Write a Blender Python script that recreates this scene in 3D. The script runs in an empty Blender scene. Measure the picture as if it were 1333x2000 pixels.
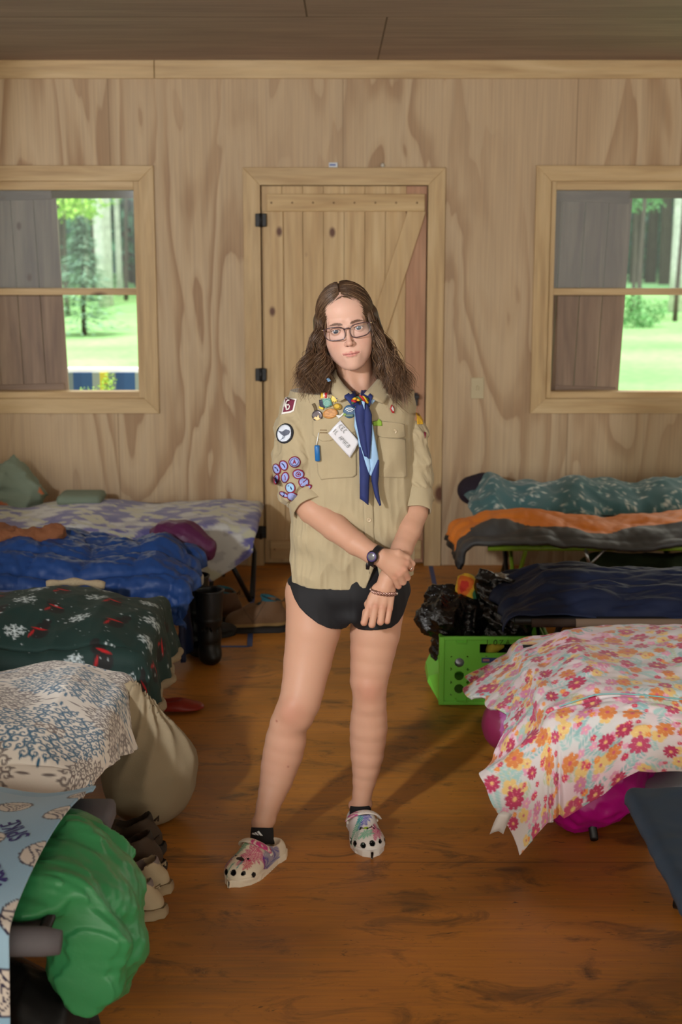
import bpy, math, random
import numpy as np
from mathutils import Vector, Matrix
from mathutils.bvhtree import BVHTree
from mathutils.noise import fractal

# ------------------------------------------------------------------ camera, sky, lights
F, T, CH = 2777.0, math.radians(11.3), 1.83
C = bpy.context.scene.collection
sc = bpy.context.scene
cam = bpy.data.cameras.new('camera'); camo = bpy.data.objects.new('camera', cam); C.objects.link(camo)
camo.location = (0, 0, CH); camo.rotation_euler = (math.pi/2 - T, 0, 0)
cam.sensor_fit = 'HORIZONTAL'; cam.sensor_width = 24.0; cam.lens = F/1333*24.0
cam.dof.use_dof = True; cam.dof.focus_distance = 4.05; cam.dof.aperture_fstop = 4.0
sc.camera = camo
sc.view_settings.view_transform = 'Standard'; sc.view_settings.look = 'None'
sc.view_settings.gamma = 1; sc.view_settings.use_curve_mapping = False
sc.view_settings.exposure = 1.6

def s2l(c):
    c = [x/255.0 for x in c[:3]]
    return tuple(x/12.92 if x <= .04045 else ((x+.055)/1.055)**2.4 for x in c)

world = bpy.data.worlds.new('sky'); sc.world = world; world.use_nodes = True
wn = world.node_tree; bg = wn.nodes['Background']
bg.inputs[0].default_value = (0.92, 0.87, 0.74, 1); bg.inputs[1].default_value = 1.04

def light(name, kind, loc, target, energy, color, **kw):
    l = bpy.data.lights.new(name, kind); l.energy = energy; l.color = color
    for k, v in kw.items(): setattr(l, k, v)
    o = bpy.data.objects.new(name, l); C.objects.link(o); o.location = loc
    o.rotation_euler = (Vector(target)-Vector(loc)).to_track_quat('-Z', 'Y').to_euler()
    return o
light('sun', 'SUN', (0, 30, 20), (1.5, 38, 0), 1.35, (.94, .98, 1.0), angle=.05)
# the photographer's flash, up and to the left of the camera
light('flash', 'SPOT', (-1.80, .35, 2.33), (-1.80+math.sin(math.radians(23))*5, .35+math.cos(math.radians(23))*5, 2.33-5*math.tan(math.radians(5.5))), 172, (.97, .98, 1.0),
      spot_size=math.radians(48), spot_blend=.16, shadow_soft_size=.11)

# ------------------------------------------------------------------ pixels of the photograph to points in the room
def ray(px, py):
    a = (px-666.5)/F; b = -(py-1000)/F
    return np.array((a, math.cos(T)+b*math.sin(T), -math.sin(T)+b*math.cos(T)))
def at(px, py, y=None, z=None):
    d = ray(px, py); k = (z-CH)/d[2] if z is not None else y/d[1]
    return np.array((0, 0, CH)) + d*k

# ------------------------------------------------------------------ materials
MATS = {}
def mat(name, col=(128,128,128), rough=.7, metal=0, bump=None, var=None, attr=False, alpha=1, sss=0, coat=0,
        trans=0, sheen=0, spec=.5, emis=None, stretch=(1,1,1), ior=1.45):
    if name in MATS: return MATS[name]
    m = bpy.data.materials.new(name); m.use_nodes = True; MATS[name] = m
    nt = m.node_tree; N = nt.nodes; L = nt.links; b = N['Principled BSDF']
    c = s2l(col); b.inputs['Base Color'].default_value = (*c, 1)
    b.inputs['Roughness'].default_value = rough; b.inputs['Metallic'].default_value = metal
    b.inputs['Specular IOR Level'].default_value = spec
    b.inputs['IOR'].default_value = ior
    if sss: b.inputs['Subsurface Weight'].default_value = sss; b.inputs['Subsurface Scale'].default_value = .01
    if coat: b.inputs['Coat Weight'].default_value = coat; b.inputs['Coat Roughness'].default_value = .15
    if trans: b.inputs['Transmission Weight'].default_value = trans
    if sheen: b.inputs['Sheen Weight'].default_value = sheen
    if alpha < 1: b.inputs['Alpha'].default_value = alpha
    if emis: b.inputs['Emission Color'].default_value = (*s2l(emis[0]), 1); b.inputs['Emission Strength'].default_value = emis[1]
    tc = N.new('ShaderNodeTexCoord'); mp = N.new('ShaderNodeMapping'); L.new(tc.outputs['Object'], mp.inputs[0])
    mp.inputs['Scale'].default_value = stretch
    src = None
    if attr:
        a = N.new('ShaderNodeVertexColor'); a.layer_name = 'Col'; src = a.outputs[0]
    if var:
        n = N.new('ShaderNodeTexNoise'); n.inputs['Scale'].default_value = var[0]; n.inputs['Detail'].default_value = 4
        L.new(mp.outputs[0], n.inputs['Vector'])
        mr = N.new('ShaderNodeMapRange'); mr.inputs[1].default_value = .3; mr.inputs[2].default_value = .7
        mr.inputs[3].default_value = 1-var[1]; mr.inputs[4].default_value = 1+var[1]
        L.new(n.outputs['Fac'], mr.inputs[0])
        mx = N.new('ShaderNodeVectorMath'); mx.operation = 'SCALE'
        if src: L.new(src, mx.inputs[0])
        else: mx.inputs[0].default_value = c
        L.new(mr.outputs[0], mx.inputs['Scale']); src = mx.outputs[0]
    if src: L.new(src, b.inputs['Base Color'])
    if bump:
        n = N.new('ShaderNodeTexNoise'); n.inputs['Scale'].default_value = bump[0]; n.inputs['Detail'].default_value = 5
        L.new(mp.outputs[0], n.inputs['Vector'])
        bp = N.new('ShaderNodeBump'); bp.inputs['Strength'].default_value = bump[1]; bp.inputs['Distance'].default_value = bump[2] if len(bump) > 2 else .01
        L.new(n.outputs['Fac'], bp.inputs['Height']); L.new(bp.outputs[0], b.inputs['Normal'])
    return m

class NT:                                        # tiny node-tree writer
    def __init__(s, name, rough=.6):
        s.m = bpy.data.materials.new(name); s.m.use_nodes = True; MATS[name] = s.m
        s.N = s.m.node_tree.nodes; s.L = s.m.node_tree.links; s.b = s.N['Principled BSDF']
        s.b.inputs['Roughness'].default_value = rough
        s.co = s.N.new('ShaderNodeTexCoord').outputs['Object']
    def put(s, sock, v):
        if hasattr(v, 'is_linked'): s.L.new(v, sock)
        elif isinstance(v, tuple) and len(v) == 3 and sock.type == 'RGBA': sock.default_value = (*v, 1)
        else: sock.default_value = v
    def map(s, scale=(1,1,1), loc=(0,0,0), rot=(0,0,0), src=None):
        n = s.N.new('ShaderNodeMapping'); s.L.new(src or s.co, n.inputs[0])
        n.inputs['Scale'].default_value = scale; n.inputs['Location'].default_value = loc; n.inputs['Rotation'].default_value = rot
        return n.outputs[0]
    def noise(s, vec, scale, detail=3, dist=0, rough=.5, col=False):
        n = s.N.new('ShaderNodeTexNoise'); s.L.new(vec, n.inputs['Vector'])
        n.inputs['Scale'].default_value = scale; n.inputs['Detail'].default_value = detail
        n.inputs['Distortion'].default_value = dist; n.inputs['Roughness'].default_value = rough
        return n.outputs['Color' if col else 'Fac']
    def vor(s, vec, scale, feat='F1', out='Distance', rnd=1):
        n = s.N.new('ShaderNodeTexVoronoi'); n.feature = feat; s.L.new(vec, n.inputs['Vector'])
        n.inputs['Scale'].default_value = scale; n.inputs['Randomness'].default_value = rnd
        return n.outputs[out]
    def math(s, op, a, b=0.0, c=0.0, clamp=False):
        n = s.N.new('ShaderNodeMath'); n.operation = op; n.use_clamp = clamp
        for i, v in enumerate((a, b, c)): s.put(n.inputs[i], v)
        return n.outputs[0]
    def ramp(s, v, stops, interp='LINEAR'):
        n = s.N.new('ShaderNodeValToRGB'); s.L.new(v, n.inputs[0]); r = n.color_ramp; r.interpolation = interp
        while len(r.elements) < len(stops): r.elements.new(.5)
        for e, (p, c) in zip(r.elements, stops):
            e.position = p; e.color = (*c, 1) if len(c) == 3 else c
        return n.outputs[0]
    def mix(s, f, a, b, mode='MIX'):
        n = s.N.new('ShaderNodeMix'); n.data_type = 'RGBA'; n.blend_type = mode
        s.put(n.inputs[0], f); s.put(n.inputs[6], a); s.put(n.inputs[7], b)
        return n.outputs[2]
    def sep(s, v=None):
        n = s.N.new('ShaderNodeSeparateXYZ'); s.L.new(v or s.co, n.inputs[0]); return n.outputs
    def bump(s, h, strength=.3, dist=.01):
        n = s.N.new('ShaderNodeBump'); s.L.new(h, n.inputs['Height'])
        n.inputs['Strength'].default_value = strength; n.inputs['Distance'].default_value = dist
        s.L.new(n.outputs[0], s.b.inputs['Normal'])
    def done(s, col):
        s.put(s.b.inputs['Base Color'], col); return s.m

def G(*c): return s2l(c)

def plywood():
    t = NT('wall_plywood', .62)
    p = t.map((1.25, 1, .27), rot=(0, .03, 0))
    n = t.noise(p, 1.9, 3.5, .55, .44)
    k = t.math('FRACT', t.math('MULTIPLY', n, 8.5))
    base = t.ramp(k, [(0, G(156,128,98)), (.16, G(163,137,106)), (.42, G(183,162,132)), (.80, G(190,171,142)), (.96, G(183,162,132)), (1, G(158,131,101))])
    m = t.noise(t.map((1,1,.4)), .9, 2)
    soft = t.mix(t.ramp(m, [(.38, (0,0,0)), (.62, (1,1,1))]), G(184,163,134), base)
    g = t.noise(t.map((120, 1, 2.5)), 1.0, 3)
    soft = t.mix(.22, soft, t.ramp(g, [(.3, G(140,112,82)), (.7, G(215,196,168))]), 'OVERLAY')
    x, y, z = t.sep()
    s_ = t.math('ABSOLUTE', t.math('SUBTRACT', t.math('FRACT', t.math('DIVIDE', t.math('ADD', x, 10*1.22-.62), 1.22)), .5))
    seam = t.math('LESS_THAN', s_, .0016)
    kn = t.vor(t.map((1,1,.6)), 2.1)
    soft = t.mix(t.ramp(kn, [(.012, (1,1,1)), (.03, (0,0,0))]), soft, G(105,70,42))
    return t.done(t.mix(seam, soft, G(128,104,76)))

def pine(name, c0, c1, c2, horiz=False, rough=.55, kd=3.0):
    t = NT(name, rough)
    p = t.map((.16, 1, 1.6) if horiz else (1.6, 1.6, .16))
    n = t.noise(p, 9, 3, .7)
    g = t.noise(t.map((4,60,60) if horiz else (60,60,4)), 1, 2)
    c = t.ramp(n, [(.3, c0), (.5, c1), (.72, c2)])
    c = t.mix(.18, c, t.ramp(g, [(.3, (.25,.25,.25)), (.7, (.75,.75,.75))]), 'OVERLAY')
    kn = t.vor(t.map((.62, 1, 1) if horiz else (1, 1, .62)), kd)
    c = t.mix(t.ramp(kn, [(.055, (1,1,1)), (.115, (0,0,0))]), c, G(92,52,26))
    return t.done(c)

def floor_mat():
    t = NT('floor_varnished_plywood', .38)
    big = t.noise(t.map((.7, 1.6, 1)), 1.5, 4, .6)
    c = t.ramp(big, [(.30, G(160,108,40)), (.5, G(194,136,52)), (.70, G(216,158,72))])
    gr = t.noise(t.map((1.2, 26, 1)), 3.0, 5, .6, .6)
    c = t.mix(.38, c, t.ramp(gr, [(.34, G(84,56,30)), (.66, G(190,150,90))]), 'OVERLAY')
    st = t.noise(t.map((1.6, 3.2, 1), (7,3,0)), 2.4, 6, 1.2, .68)
    c = t.mix(t.ramp(st, [(.53, (0,0,0)), (.69, (.85,.85,.85))]), c, G(84,58,32))
    sc_ = t.noise(t.map((5, 15, 1), (2,9,0), (0,0,.5)), 3.2, 6, 1.5, .7)
    c = t.mix(t.ramp(sc_, [(.635, (0,0,0)), (.67, (.85,.85,.85))]), c, G(56,38,24))
    s3 = t.noise(t.map((17, 8, 1), (4,1,0), (0,0,-.7)), 3.0, 6, 1.0, .75)
    c = t.mix(t.ramp(s3, [(.66, (0,0,0)), (.69, (.7,.7,.7))]), c, G(190,150,100))
    x, y, z = t.sep()
    sx = t.math('LESS_THAN', t.math('ABSOLUTE', t.math('SUBTRACT', t.math('FRACT', t.math('DIVIDE', t.math('ADD', y, .37), 1.22)), .5)), .0012)
    c = t.mix(sx, c, G(66,40,20))
    t.put(t.b.inputs['Roughness'], t.math('MULTIPLY_ADD', gr, .25, .30))
    t.bump(gr, .12, .002)
    return t.done(c)

def ceil_mat():
    t = NT('ceiling_plywood', .7)
    g = t.noise(t.map((1.2, 22, 1)), 2.0, 5, .5)
    b = t.noise(t.map((.5, 2.2, 1)), 2.0, 3, .6)
    c = t.mix(.45, t.ramp(b, [(.3, G(158,146,140)), (.7, G(178,166,160))]), t.ramp(g, [(.3, G(118,96,80)), (.7, G(190,168,144))]), 'OVERLAY')
    x, y, z = t.sep()
    s1 = t.math('LESS_THAN', t.math('ABSOLUTE', t.math('SUBTRACT', y, 6.13)), .005)
    c = t.mix(s1, c, G(96,78,62))
    k = t.math('LESS_THAN', t.math('ABSOLUTE', t.math('SUBTRACT', x, .19)), .004)
    k = t.math('MULTIPLY', k, t.math('GREATER_THAN', y, 6.13))
    k2 = t.math('MULTIPLY', t.math('LESS_THAN', t.math('ABSOLUTE', t.math('ADD', x, .14)), .004), t.math('LESS_THAN', y, 6.13))
    c = t.mix(t.math('MAXIMUM', k, k2), c, G(92,74,58))
    return t.done(c)

# ------------------------------------------------------------------ objects
def tag(o, label=None, cat=None, group=None, kind=None):
    if label: o['label'] = label
    if cat: o['category'] = cat
    if group: o['group'] = group
    if kind: o['kind'] = kind
    return o
def root_loc(p):
    v = np.zeros(3)
    while p is not None: v = v + np.array(p.location); p = p.parent
    return v
def mkobj(name, verts, faces, m=None, parent=None, smooth=True, cols=None, bevel=0, solid=0, mats=None, fmat=None, loc=None):
    """one mesh object; verts are world points, kept relative to the parent's (or its own) base"""
    v = np.asarray(verts, dtype=np.float64).reshape(-1, 3)
    if parent is not None: off = root_loc(parent)
    else: off = np.array(loc if loc is not None else (0,0,0), dtype=float)
    me = bpy.data.meshes.new(name)
    vv = (v-off).astype(np.float32)
    if isinstance(faces, np.ndarray):
        k = faces.shape[1]; n = len(faces)
        me.vertices.add(len(vv)); me.vertices.foreach_set('co', vv.ravel())
        me.loops.add(n*k); me.loops.foreach_set('vertex_index', faces.astype(np.int32).ravel())
        me.polygons.add(n); me.polygons.foreach_set('loop_start', np.arange(0, n*k, k, dtype=np.int32))
        me.polygons.foreach_set('loop_total', np.full(n, k, dtype=np.int32))
        me.update(calc_edges=True); me.validate()
    else:
        me.from_pydata(vv.tolist(), [], faces); me.update()
    if cols is not None:
        a = me.color_attributes.new('Col', 'FLOAT_COLOR', 'POINT')
        cc = np.ones((len(vv), 4), dtype=np.float32); cc[:, :3] = cols
        a.data.foreach_set('color', cc.ravel())
    if smooth: me.polygons.foreach_set('use_smooth', np.ones(len(me.polygons), dtype=bool))
    if mats:
        for x in mats: me.materials.append(x)
        if fmat is not None: me.polygons.foreach_set('material_index', np.array(fmat, dtype=np.int32))
    elif m: me.materials.append(m)
    o = bpy.data.objects.new(name, me); C.objects.link(o)
    if parent is not None: o.parent = parent
    else: o.location = off
    if bevel:
        b = o.modifiers.new('bevel', 'BEVEL'); b.width = bevel; b.segments = 2; b.limit_method = 'ANGLE'; b.angle_limit = .6
    if solid:
        s = o.modifiers.new('thick', 'SOLIDIFY'); s.thickness = solid; s.offset = -1 if solid > 0 else 0
    return o
def empty(name, loc, label, cat, group=None):
    o = bpy.data.objects.new(name, None); C.objects.link(o); o.location = loc; o.empty_display_size = .1
    return tag(o, label, cat, group)

class MB:                                         # mesh builder
    def __init__(s): s.v = []; s.f = []; s.n = 0
    def add(s, v, f):
        v = np.asarray(v, float); s.v.append(v); s.f += [tuple(int(i)+s.n for i in q) for q in f]; s.n += len(v); return s
    def box(s, lo, hi, rot=None, piv=None):
        (a,b,c),(d,e,f) = lo, hi
        v = np.array([(a,b,c),(d,b,c),(d,e,c),(a,e,c),(a,b,f),(d,b,f),(d,e,f),(a,e,f)], float)
        if rot is not None:
            p = np.array(piv if piv is not None else v.mean(0)); v = (v-p) @ np.array(rot).T + p
        return s.add(v, [(3,2,1,0),(4,5,6,7),(0,1,5,4),(1,2,6,5),(2,3,7,6),(3,0,4,7)])
    def tube(s, pts, r, n=10, cap=True, closed=False, flat=1.0, up=None):
        P = np.array(pts, float); k = len(P); R = np.broadcast_to(np.asarray(r, float), (k,))
        if closed: tn = np.roll(P,-1,0)-np.roll(P,1,0)
        else: tn = np.gradient(P, axis=0)
        tn /= np.linalg.norm(tn, axis=1)[:,None]+1e-12
        u = np.array(up if up is not None else (0,0,1.)); 
        if abs(tn[0]@u) > .9: u = np.array((0,1.,0)) if up is None else u
        rows = []
        for i in range(k):
            a = u-(u@tn[i])*tn[i]; a /= np.linalg.norm(a)+1e-12; b = np.cross(tn[i], a); u = a
            th = np.linspace(0, 2*math.pi, n, endpoint=False)
            rows.append(P[i]+R[i]*(np.cos(th)[:,None]*a*flat+np.sin(th)[:,None]*b))
        v = np.concatenate(rows); f = []
        for i in range(k if closed else k-1):
            i2 = (i+1) % k
            for j in range(n): f.append((i*n+j, i*n+(j+1)%n, i2*n+(j+1)%n, i2*n+j))
        if cap and not closed: f += [tuple(range(n))[::-1], tuple((k-1)*n+j for j in range(n))]
        return s.add(v, f)
    def lathe(s, prof, c=(0,0,0), n=24, axis='z', cap=True, sq=(1,1)):
        v = []; k = len(prof)
        for (r, z) in prof:
            for j in range(n):
                a = 2*math.pi*j/n; x, y = r*math.cos(a)*sq[0], r*math.sin(a)*sq[1]
                p = (x,y,z) if axis == 'z' else ((z,x,y) if axis == 'x' else (x,-z,y))
                v.append((p[0]+c[0], p[1]+c[1], p[2]+c[2]))
        f = [(i*n+j, i*n+(j+1)%n, (i+1)*n+(j+1)%n, (i+1)*n+j) for i in range(k-1) for j in range(n)]
        if cap: f += [tuple(range(n))[::-1], tuple((k-1)*n+j for j in range(n))]
        return s.add(v, f)
    def ball(s, c, r, n=12, m=8):
        r = np.broadcast_to(np.asarray(r, float), (3,)); v = []; 
        for i in range(m+1):
            t = math.pi*i/m
            for j in range(n):
                a = 2*math.pi*j/n; v.append((c[0]+r[0]*math.sin(t)*math.cos(a), c[1]+r[1]*math.sin(t)*math.sin(a), c[2]-r[2]*math.cos(t)))
        f = [(i*n+j, i*n+(j+1)%n, (i+1)*n+(j+1)%n, (i+1)*n+j) for i in range(m) for j in range(n)]
        return s.add(v, f)
    def prism(s, poly, y0, y1):                  # polygon in x,z pushed along y
        k = len(poly); v = [(x,y0,z) for x,z in poly]+[(x,y1,z) for x,z in poly]
        return s.add(v, [tuple(range(k)), tuple(range(2*k-1,k-1,-1))]+[(i,i+k,(i+1)%k+k,(i+1)%k) for i in range(k)])
    def build(s, name, m=None, parent=None, **kw):
        return mkobj(name, np.concatenate(s.v), s.f, m, parent, **kw)

def struct(o): o['kind'] = 'structure'; return o

# ------------------------------------------------------------------ implicit surfaces
def surfnets(f, org, h):
    s = f < 0
    c = np.zeros(tuple(n-1 for n in f.shape), dtype=np.uint8)
    nx, ny, nz = f.shape
    for i in (0,1):
        for j in (0,1):
            for k in (0,1): c += s[i:nx-1+i, j:ny-1+j, k:nz-1+k]
    act = np.argwhere((c > 0) & (c < 8)); idx = np.full(c.shape, -1, dtype=np.int32)
    idx[act[:,0], act[:,1], act[:,2]] = np.arange(len(act))
    acc = np.zeros((len(act), 3)); cnt = np.zeros(len(act))
    co = [(i,j,k) for i in (0,1) for j in (0,1) for k in (0,1)]
    val = {q: f[act[:,0]+q[0], act[:,1]+q[1], act[:,2]+q[2]] for q in co}
    for a in co:
        for ax in range(3):
            if a[ax]: continue
            b = list(a); b[ax] = 1; b = tuple(b)
            va, vb = val[a], val[b]; m = (va < 0) != (vb < 0)
            t = np.where(m, va/(va-vb+1e-20), 0)
            p = np.array(a, float)[None,:].repeat(len(act), 0); p[:,ax] += t
            acc += np.where(m[:,None], p, 0); cnt += m
    v = (act + acc/cnt[:,None])*h + np.array(org)
    F_ = []
    for ax in range(3):
        sl0 = [slice(None)]*3; sl1 = [slice(None)]*3; sl0[ax] = slice(0,-1); sl1[ax] = slice(1,None)
        d = s[tuple(sl0)].astype(np.int8)-s[tuple(sl1)].astype(np.int8)
        e = np.argwhere(d != 0); u, w = (ax+1)%3, (ax+2)%3
        ok = (e[:,u] > 0) & (e[:,w] > 0) & (e[:,u] < f.shape[u]-1) & (e[:,w] < f.shape[w]-1); e = e[ok]
        sg = d[e[:,0], e[:,1], e[:,2]]
        q = []
        for (du, dw) in ((-1,-1),(0,-1),(0,0),(-1,0)):
            g = e.copy(); g[:,u] += du; g[:,w] += dw; q.append(idx[g[:,0], g[:,1], g[:,2]])
        q = np.stack(q, 1); q[sg < 0] = q[sg < 0][:, ::-1]; F_.append(q)
    return v, np.concatenate(F_)

class Field:                                     # sampled distance field with smooth union
    def __init__(s, lo, hi, h):
        s.h = h; s.lo = np.array(lo, float)
        s.ax = [np.arange(lo[i], hi[i]+h, h, dtype=np.float32) for i in range(3)]
        s.f = np.full([len(a) for a in s.ax], .05, dtype=np.float32)
    def win(s, lo, hi):
        sl = tuple(slice(max(0, int((lo[i]-s.lo[i])/s.h)), max(0, int((hi[i]-s.lo[i])/s.h)+2)) for i in range(3))
        X, Y, Z = np.meshgrid(*[s.ax[i][sl[i]] for i in range(3)], indexing='ij')
        return sl, X, Y, Z
    def merge(s, sl, d, k, mode='u'):
        g = s.f[sl]
        if mode == 'u':
            hh = np.clip(.5+.5*(g-d)/k, 0, 1); s.f[sl] = g*(1-hh)+d*hh-k*hh*(1-hh)
        else:
            hh = np.clip(.5-.5*(g+d)/k, 0, 1); s.f[sl] = g*(1-hh)-d*hh+k*hh*(1-hh)
    def cone(s, a, b, ra, rb, k=.01, mode='u', flat=None):
        """tapered capsule; flat=(direction, factor) squashes the section along a direction"""
        a = np.array(a, float); b = np.array(b, float); m = max(ra, rb)*(1 if flat is None else max(1, 1.0))+k+.015
        sl, X, Y, Z = s.win(np.minimum(a,b)-m, np.maximum(a,b)+m)
        if X.size == 0: return
        ab = b-a; L = ab@ab+1e-12
        px, py, pz = X-a[0], Y-a[1], Z-a[2]
        t = np.clip((px*ab[0]+py*ab[1]+pz*ab[2])/L, 0, 1)
        dx, dy, dz = px-t*ab[0], py-t*ab[1], pz-t*ab[2]
        if flat is not None:
            n = np.array(flat[0], float); n /= np.linalg.norm(n); q = (dx*n[0]+dy*n[1]+dz*n[2])*(1/flat[1]-1)
            dx, dy, dz = dx+q*n[0], dy+q*n[1], dz+q*n[2]
        d = np.sqrt(dx*dx+dy*dy+dz*dz)-(ra+(rb-ra)*t)
        s.merge(sl, d.astype(np.float32), k, mode)
    def ell(s, c, r, k=.01, mode='u', R=None):
        c = np.array(c, float); r = np.array(r, float); m = r.max()+k+.015
        sl, X, Y, Z = s.win(c-m, c+m)
        if X.size == 0: return
        x, y, z = X-c[0], Y-c[1], Z-c[2]
        if R is not None:
            R = np.array(R); x, y, z = (R[0,0]*x+R[1,0]*y+R[2,0]*z, R[0,1]*x+R[1,1]*y+R[2,1]*z, R[0,2]*x+R[1,2]*y+R[2,2]*z)
        k0 = np.sqrt((x/r[0])**2+(y/r[1])**2+(z/r[2])**2)
        k1 = np.sqrt((x/r[0]**2)**2+(y/r[1]**2)**2+(z/r[2]**2)**2)+1e-9
        s.merge(sl, (k0*(k0-1)/k1).astype(np.float32), k, mode)
    def chain(s, pts, k=.01, flat=None):         # pts: (point, radius)
        for (a, ra), (b, rb) in zip(pts[:-1], pts[1:]): s.cone(a, b, ra, rb, k, flat=flat)
    def grid(s): return np.meshgrid(*s.ax, indexing='ij')
    def mesh(s): return surfnets(s.f, s.lo, s.h)

def wob(P, seed, freq, n=6):
    """cheap smooth noise on points, roughly -1..1"""
    r = np.random.RandomState(seed); out = np.zeros(P.shape[:-1])
    for i in range(n):
        k = r.normal(size=P.shape[-1])*freq; out += np.sin(P @ k + r.uniform(0, 6.28))
    return out/math.sqrt(n)/1.2
def ridge(P, seed, freq, n=5):
    """creases: sharp valleys"""
    out = np.zeros(P.shape[:-1]); a = 1; tot = 0
    for i in range(n):
        out += a*(1-np.abs(wob(P, seed+i, freq*1.7**i, 4))*1.6); tot += a; a *= .55
    return np.clip(out/tot, -1, 1)
# ================================================================== the room
WY = 7.66
PLY = plywood(); FLO = floor_mat(); CEI = ceil_mat()
TRIM_V = pine('pine_trim_upright', G(172,142,98), G(188,160,116), G(198,172,130))
TRIM_H = pine('pine_trim_level', G(172,142,98), G(190,162,118), G(200,174,132), True)
DOORW = pine('pine_door_boards', G(176,144,98), G(192,162,116), G(204,178,134), kd=5.5)
DOORH = pine('pine_door_battens', G(176,144,96), G(190,160,112), G(200,172,126), True, kd=4)
REDW = pine('pine_red_board', G(164,118,88), G(178,134,102), G(190,150,116), kd=5)
SHUT = pine('shaded_shutter_boards', G(118,96,82), G(134,112,94), G(150,128,108), kd=6.5)  # greyer brown than the trim: outdoor shade put into the board colour
SHUTH = pine('shaded_shutter_rail', G(112,92,78), G(130,108,92), G(144,122,102), True, kd=6)  # rails carry the same outdoor shade in their colour
XL, XR, YB = -4.6, 4.6, -2.5
struct(MB().box((XL-.1, YB, -.1), (XR+.1, WY+.12, 0)).build('floor', FLO, smooth=False))
struct(MB().box((XL-.1, YB, 2.68), (XR+.1, WY+.12, 2.78)).build('ceiling', CEI, smooth=False))
# openings on the back wall: from the photograph's corners on the wall plane
def W(px, py): p = at(px, py, y=WY); return p[0], p[2]
lx1 = W(277, 560)[0]; rx0 = W(1071, 560)[0]
wz1 = W(267, 354)[1]; wz0 = W(267, 778)[1]
LW = (-3.15, lx1); RW = (rx0, 3.2)
DX = (W(512, 700)[0], W(833, 700)[0]); DZ = 2.05
def wall_with_holes():
    xs = sorted([XL, LW[0], LW[1], DX[0], DX[1], RW[0], RW[1], XR]); zs = [0, wz0, wz1, DZ, 2.68]; zs = sorted(zs)
    mb = MB()
    for i in range(len(xs)-1):
        for j in range(len(zs)-1):
            cx = (xs[i]+xs[i+1])/2; cz = (zs[j]+zs[j+1])/2
            if (LW[0] < cx < LW[1] or RW[0] < cx < RW[1]) and wz0 < cz < wz1: continue
            if DX[0] < cx < DX[1] and cz < DZ: continue
            mb.box((xs[i], WY, zs[j]), (xs[i+1], WY+.10, zs[j+1]))
    return mb
wh = wall_with_holes(); wh.box((DX[0], WY+.056, 0), (DX[1], WY+.10, DZ)); struct(wh.build('wall_back', PLY, smooth=False))  # box behind the door is an added backing that blocks light leaks
# side walls with their own window openings
for nm, x0, x1 in (('wall_left', XL-.1, XL), ('wall_right', XR, XR+.1)):
    mb = MB(); mb.box((x0, YB, 0), (x1, WY, .9)); mb.box((x0, YB, 1.9), (x1, WY, 2.68))
    for a, b in ((YB, -1.6), (.6, 1.4), (3.6, 4.4), (6.4, WY)): mb.box((x0, a, .9), (x1, b, 1.9))
    struct(mb.build(nm, PLY, smooth=False))
# board under the ceiling
p0 = W(667, 118)[1]; p1 = W(667, 154)[1]
x = XL
mb = MB()
for x0, x1 in ((XL, -.966), (-.963, XR)): mb.box((x0, WY-.022, p1), (x1, WY, 2.679))
struct(mb.build('trim_1', TRIM_H, smooth=False, bevel=.003))
def casing(name, x0, x1, z0, z1, w=.093, bottom=True):
    a, b, c, d = x0-w, x1+w, (z0-w if bottom else 0), z1+w
    y0, y1 = WY-.02, WY
    mv = MB(); mh = MB()
    def poly(mbx, P): mbx.prism(P, y0, y1)
    if bottom:
        poly(mv, [(a,c),(x0,z0),(x0,z1),(a,d)]); poly(mv, [(x1,z0),(b,c),(b,d),(x1,z1)]); poly(mh, [(a,c),(b,c),(x1,z0),(x0,z0)])
    else:
        poly(mv, [(a,0),(x0,0),(x0,z1),(a,d)]); poly(mv, [(x1,0),(b,0),(b,d),(x1,z1)])
    poly(mh, [(x0,z1),(x1,z1),(b,d),(a,d)])
    o = struct(mv.build(name, TRIM_V, smooth=False, bevel=.002)); mh.build('casing_rail', TRIM_H, o, smooth=False, bevel=.002)
    return o
casing('trim_2', DX[0], DX[1], 0, DZ, .09, False)
def window(n, x0, x1):
    w = casing('window_%d' % n, x0, x1, wz0, wz1, .080)
    j = MB(); d = .045
    j.box((x0, WY+.008, wz0), (x0+.032, WY+.10, wz1)); j.box((x1-.032, WY+.008, wz0), (x1, WY+.10, wz1))
    j.build('jamb', TRIM_V, w, smooth=False, bevel=.002)
    j = MB(); j.box((x0+.032, WY+.008, wz1-.045), (x1-.032, WY+.10, wz1)); j.box((x0+.032, WY+.008, wz0), (x1-.032, WY+.10, wz0+.034))
    j.build('window_sill', TRIM_H, w, smooth=False, bevel=.002)
    zm = W(267, 570)[1]
    MB().box((x0+.028, WY+.02, zm-.018), (x1-.028, WY+.055, zm+.018)).build('meeting_rail', TRIM_H, w, smooth=False, bevel=.002)
    g = bpy.data.materials.get('window_glass') or glass_mat()
    MB().box((x0+.028, WY+.045, zm+.018), (x1-.032, WY+.049, wz1-.045)).build('pane', g, w, smooth=False)
    return w
def glass_mat():
    m = bpy.data.materials.new('window_glass'); m.use_nodes = True; n = m.node_tree; n.nodes.clear()
    o = n.nodes.new('ShaderNodeOutputMaterial'); t = n.nodes.new('ShaderNodeBsdfTransparent'); g = n.nodes.new('ShaderNodeBsdfGlossy')
    g.inputs['Roughness'].default_value = .08; t.inputs[0].default_value = (.86,.90,.93,1)
    mx = n.nodes.new('ShaderNodeMixShader'); mx.inputs[0].default_value = .02
    n.links.new(t.outputs[0], mx.inputs[1]); n.links.new(g.outputs[0], mx.inputs[2]); n.links.new(mx.outputs[0], o.inputs[0])
    return m
w1 = window(1, *LW); w2 = window(2, *RW)
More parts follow.
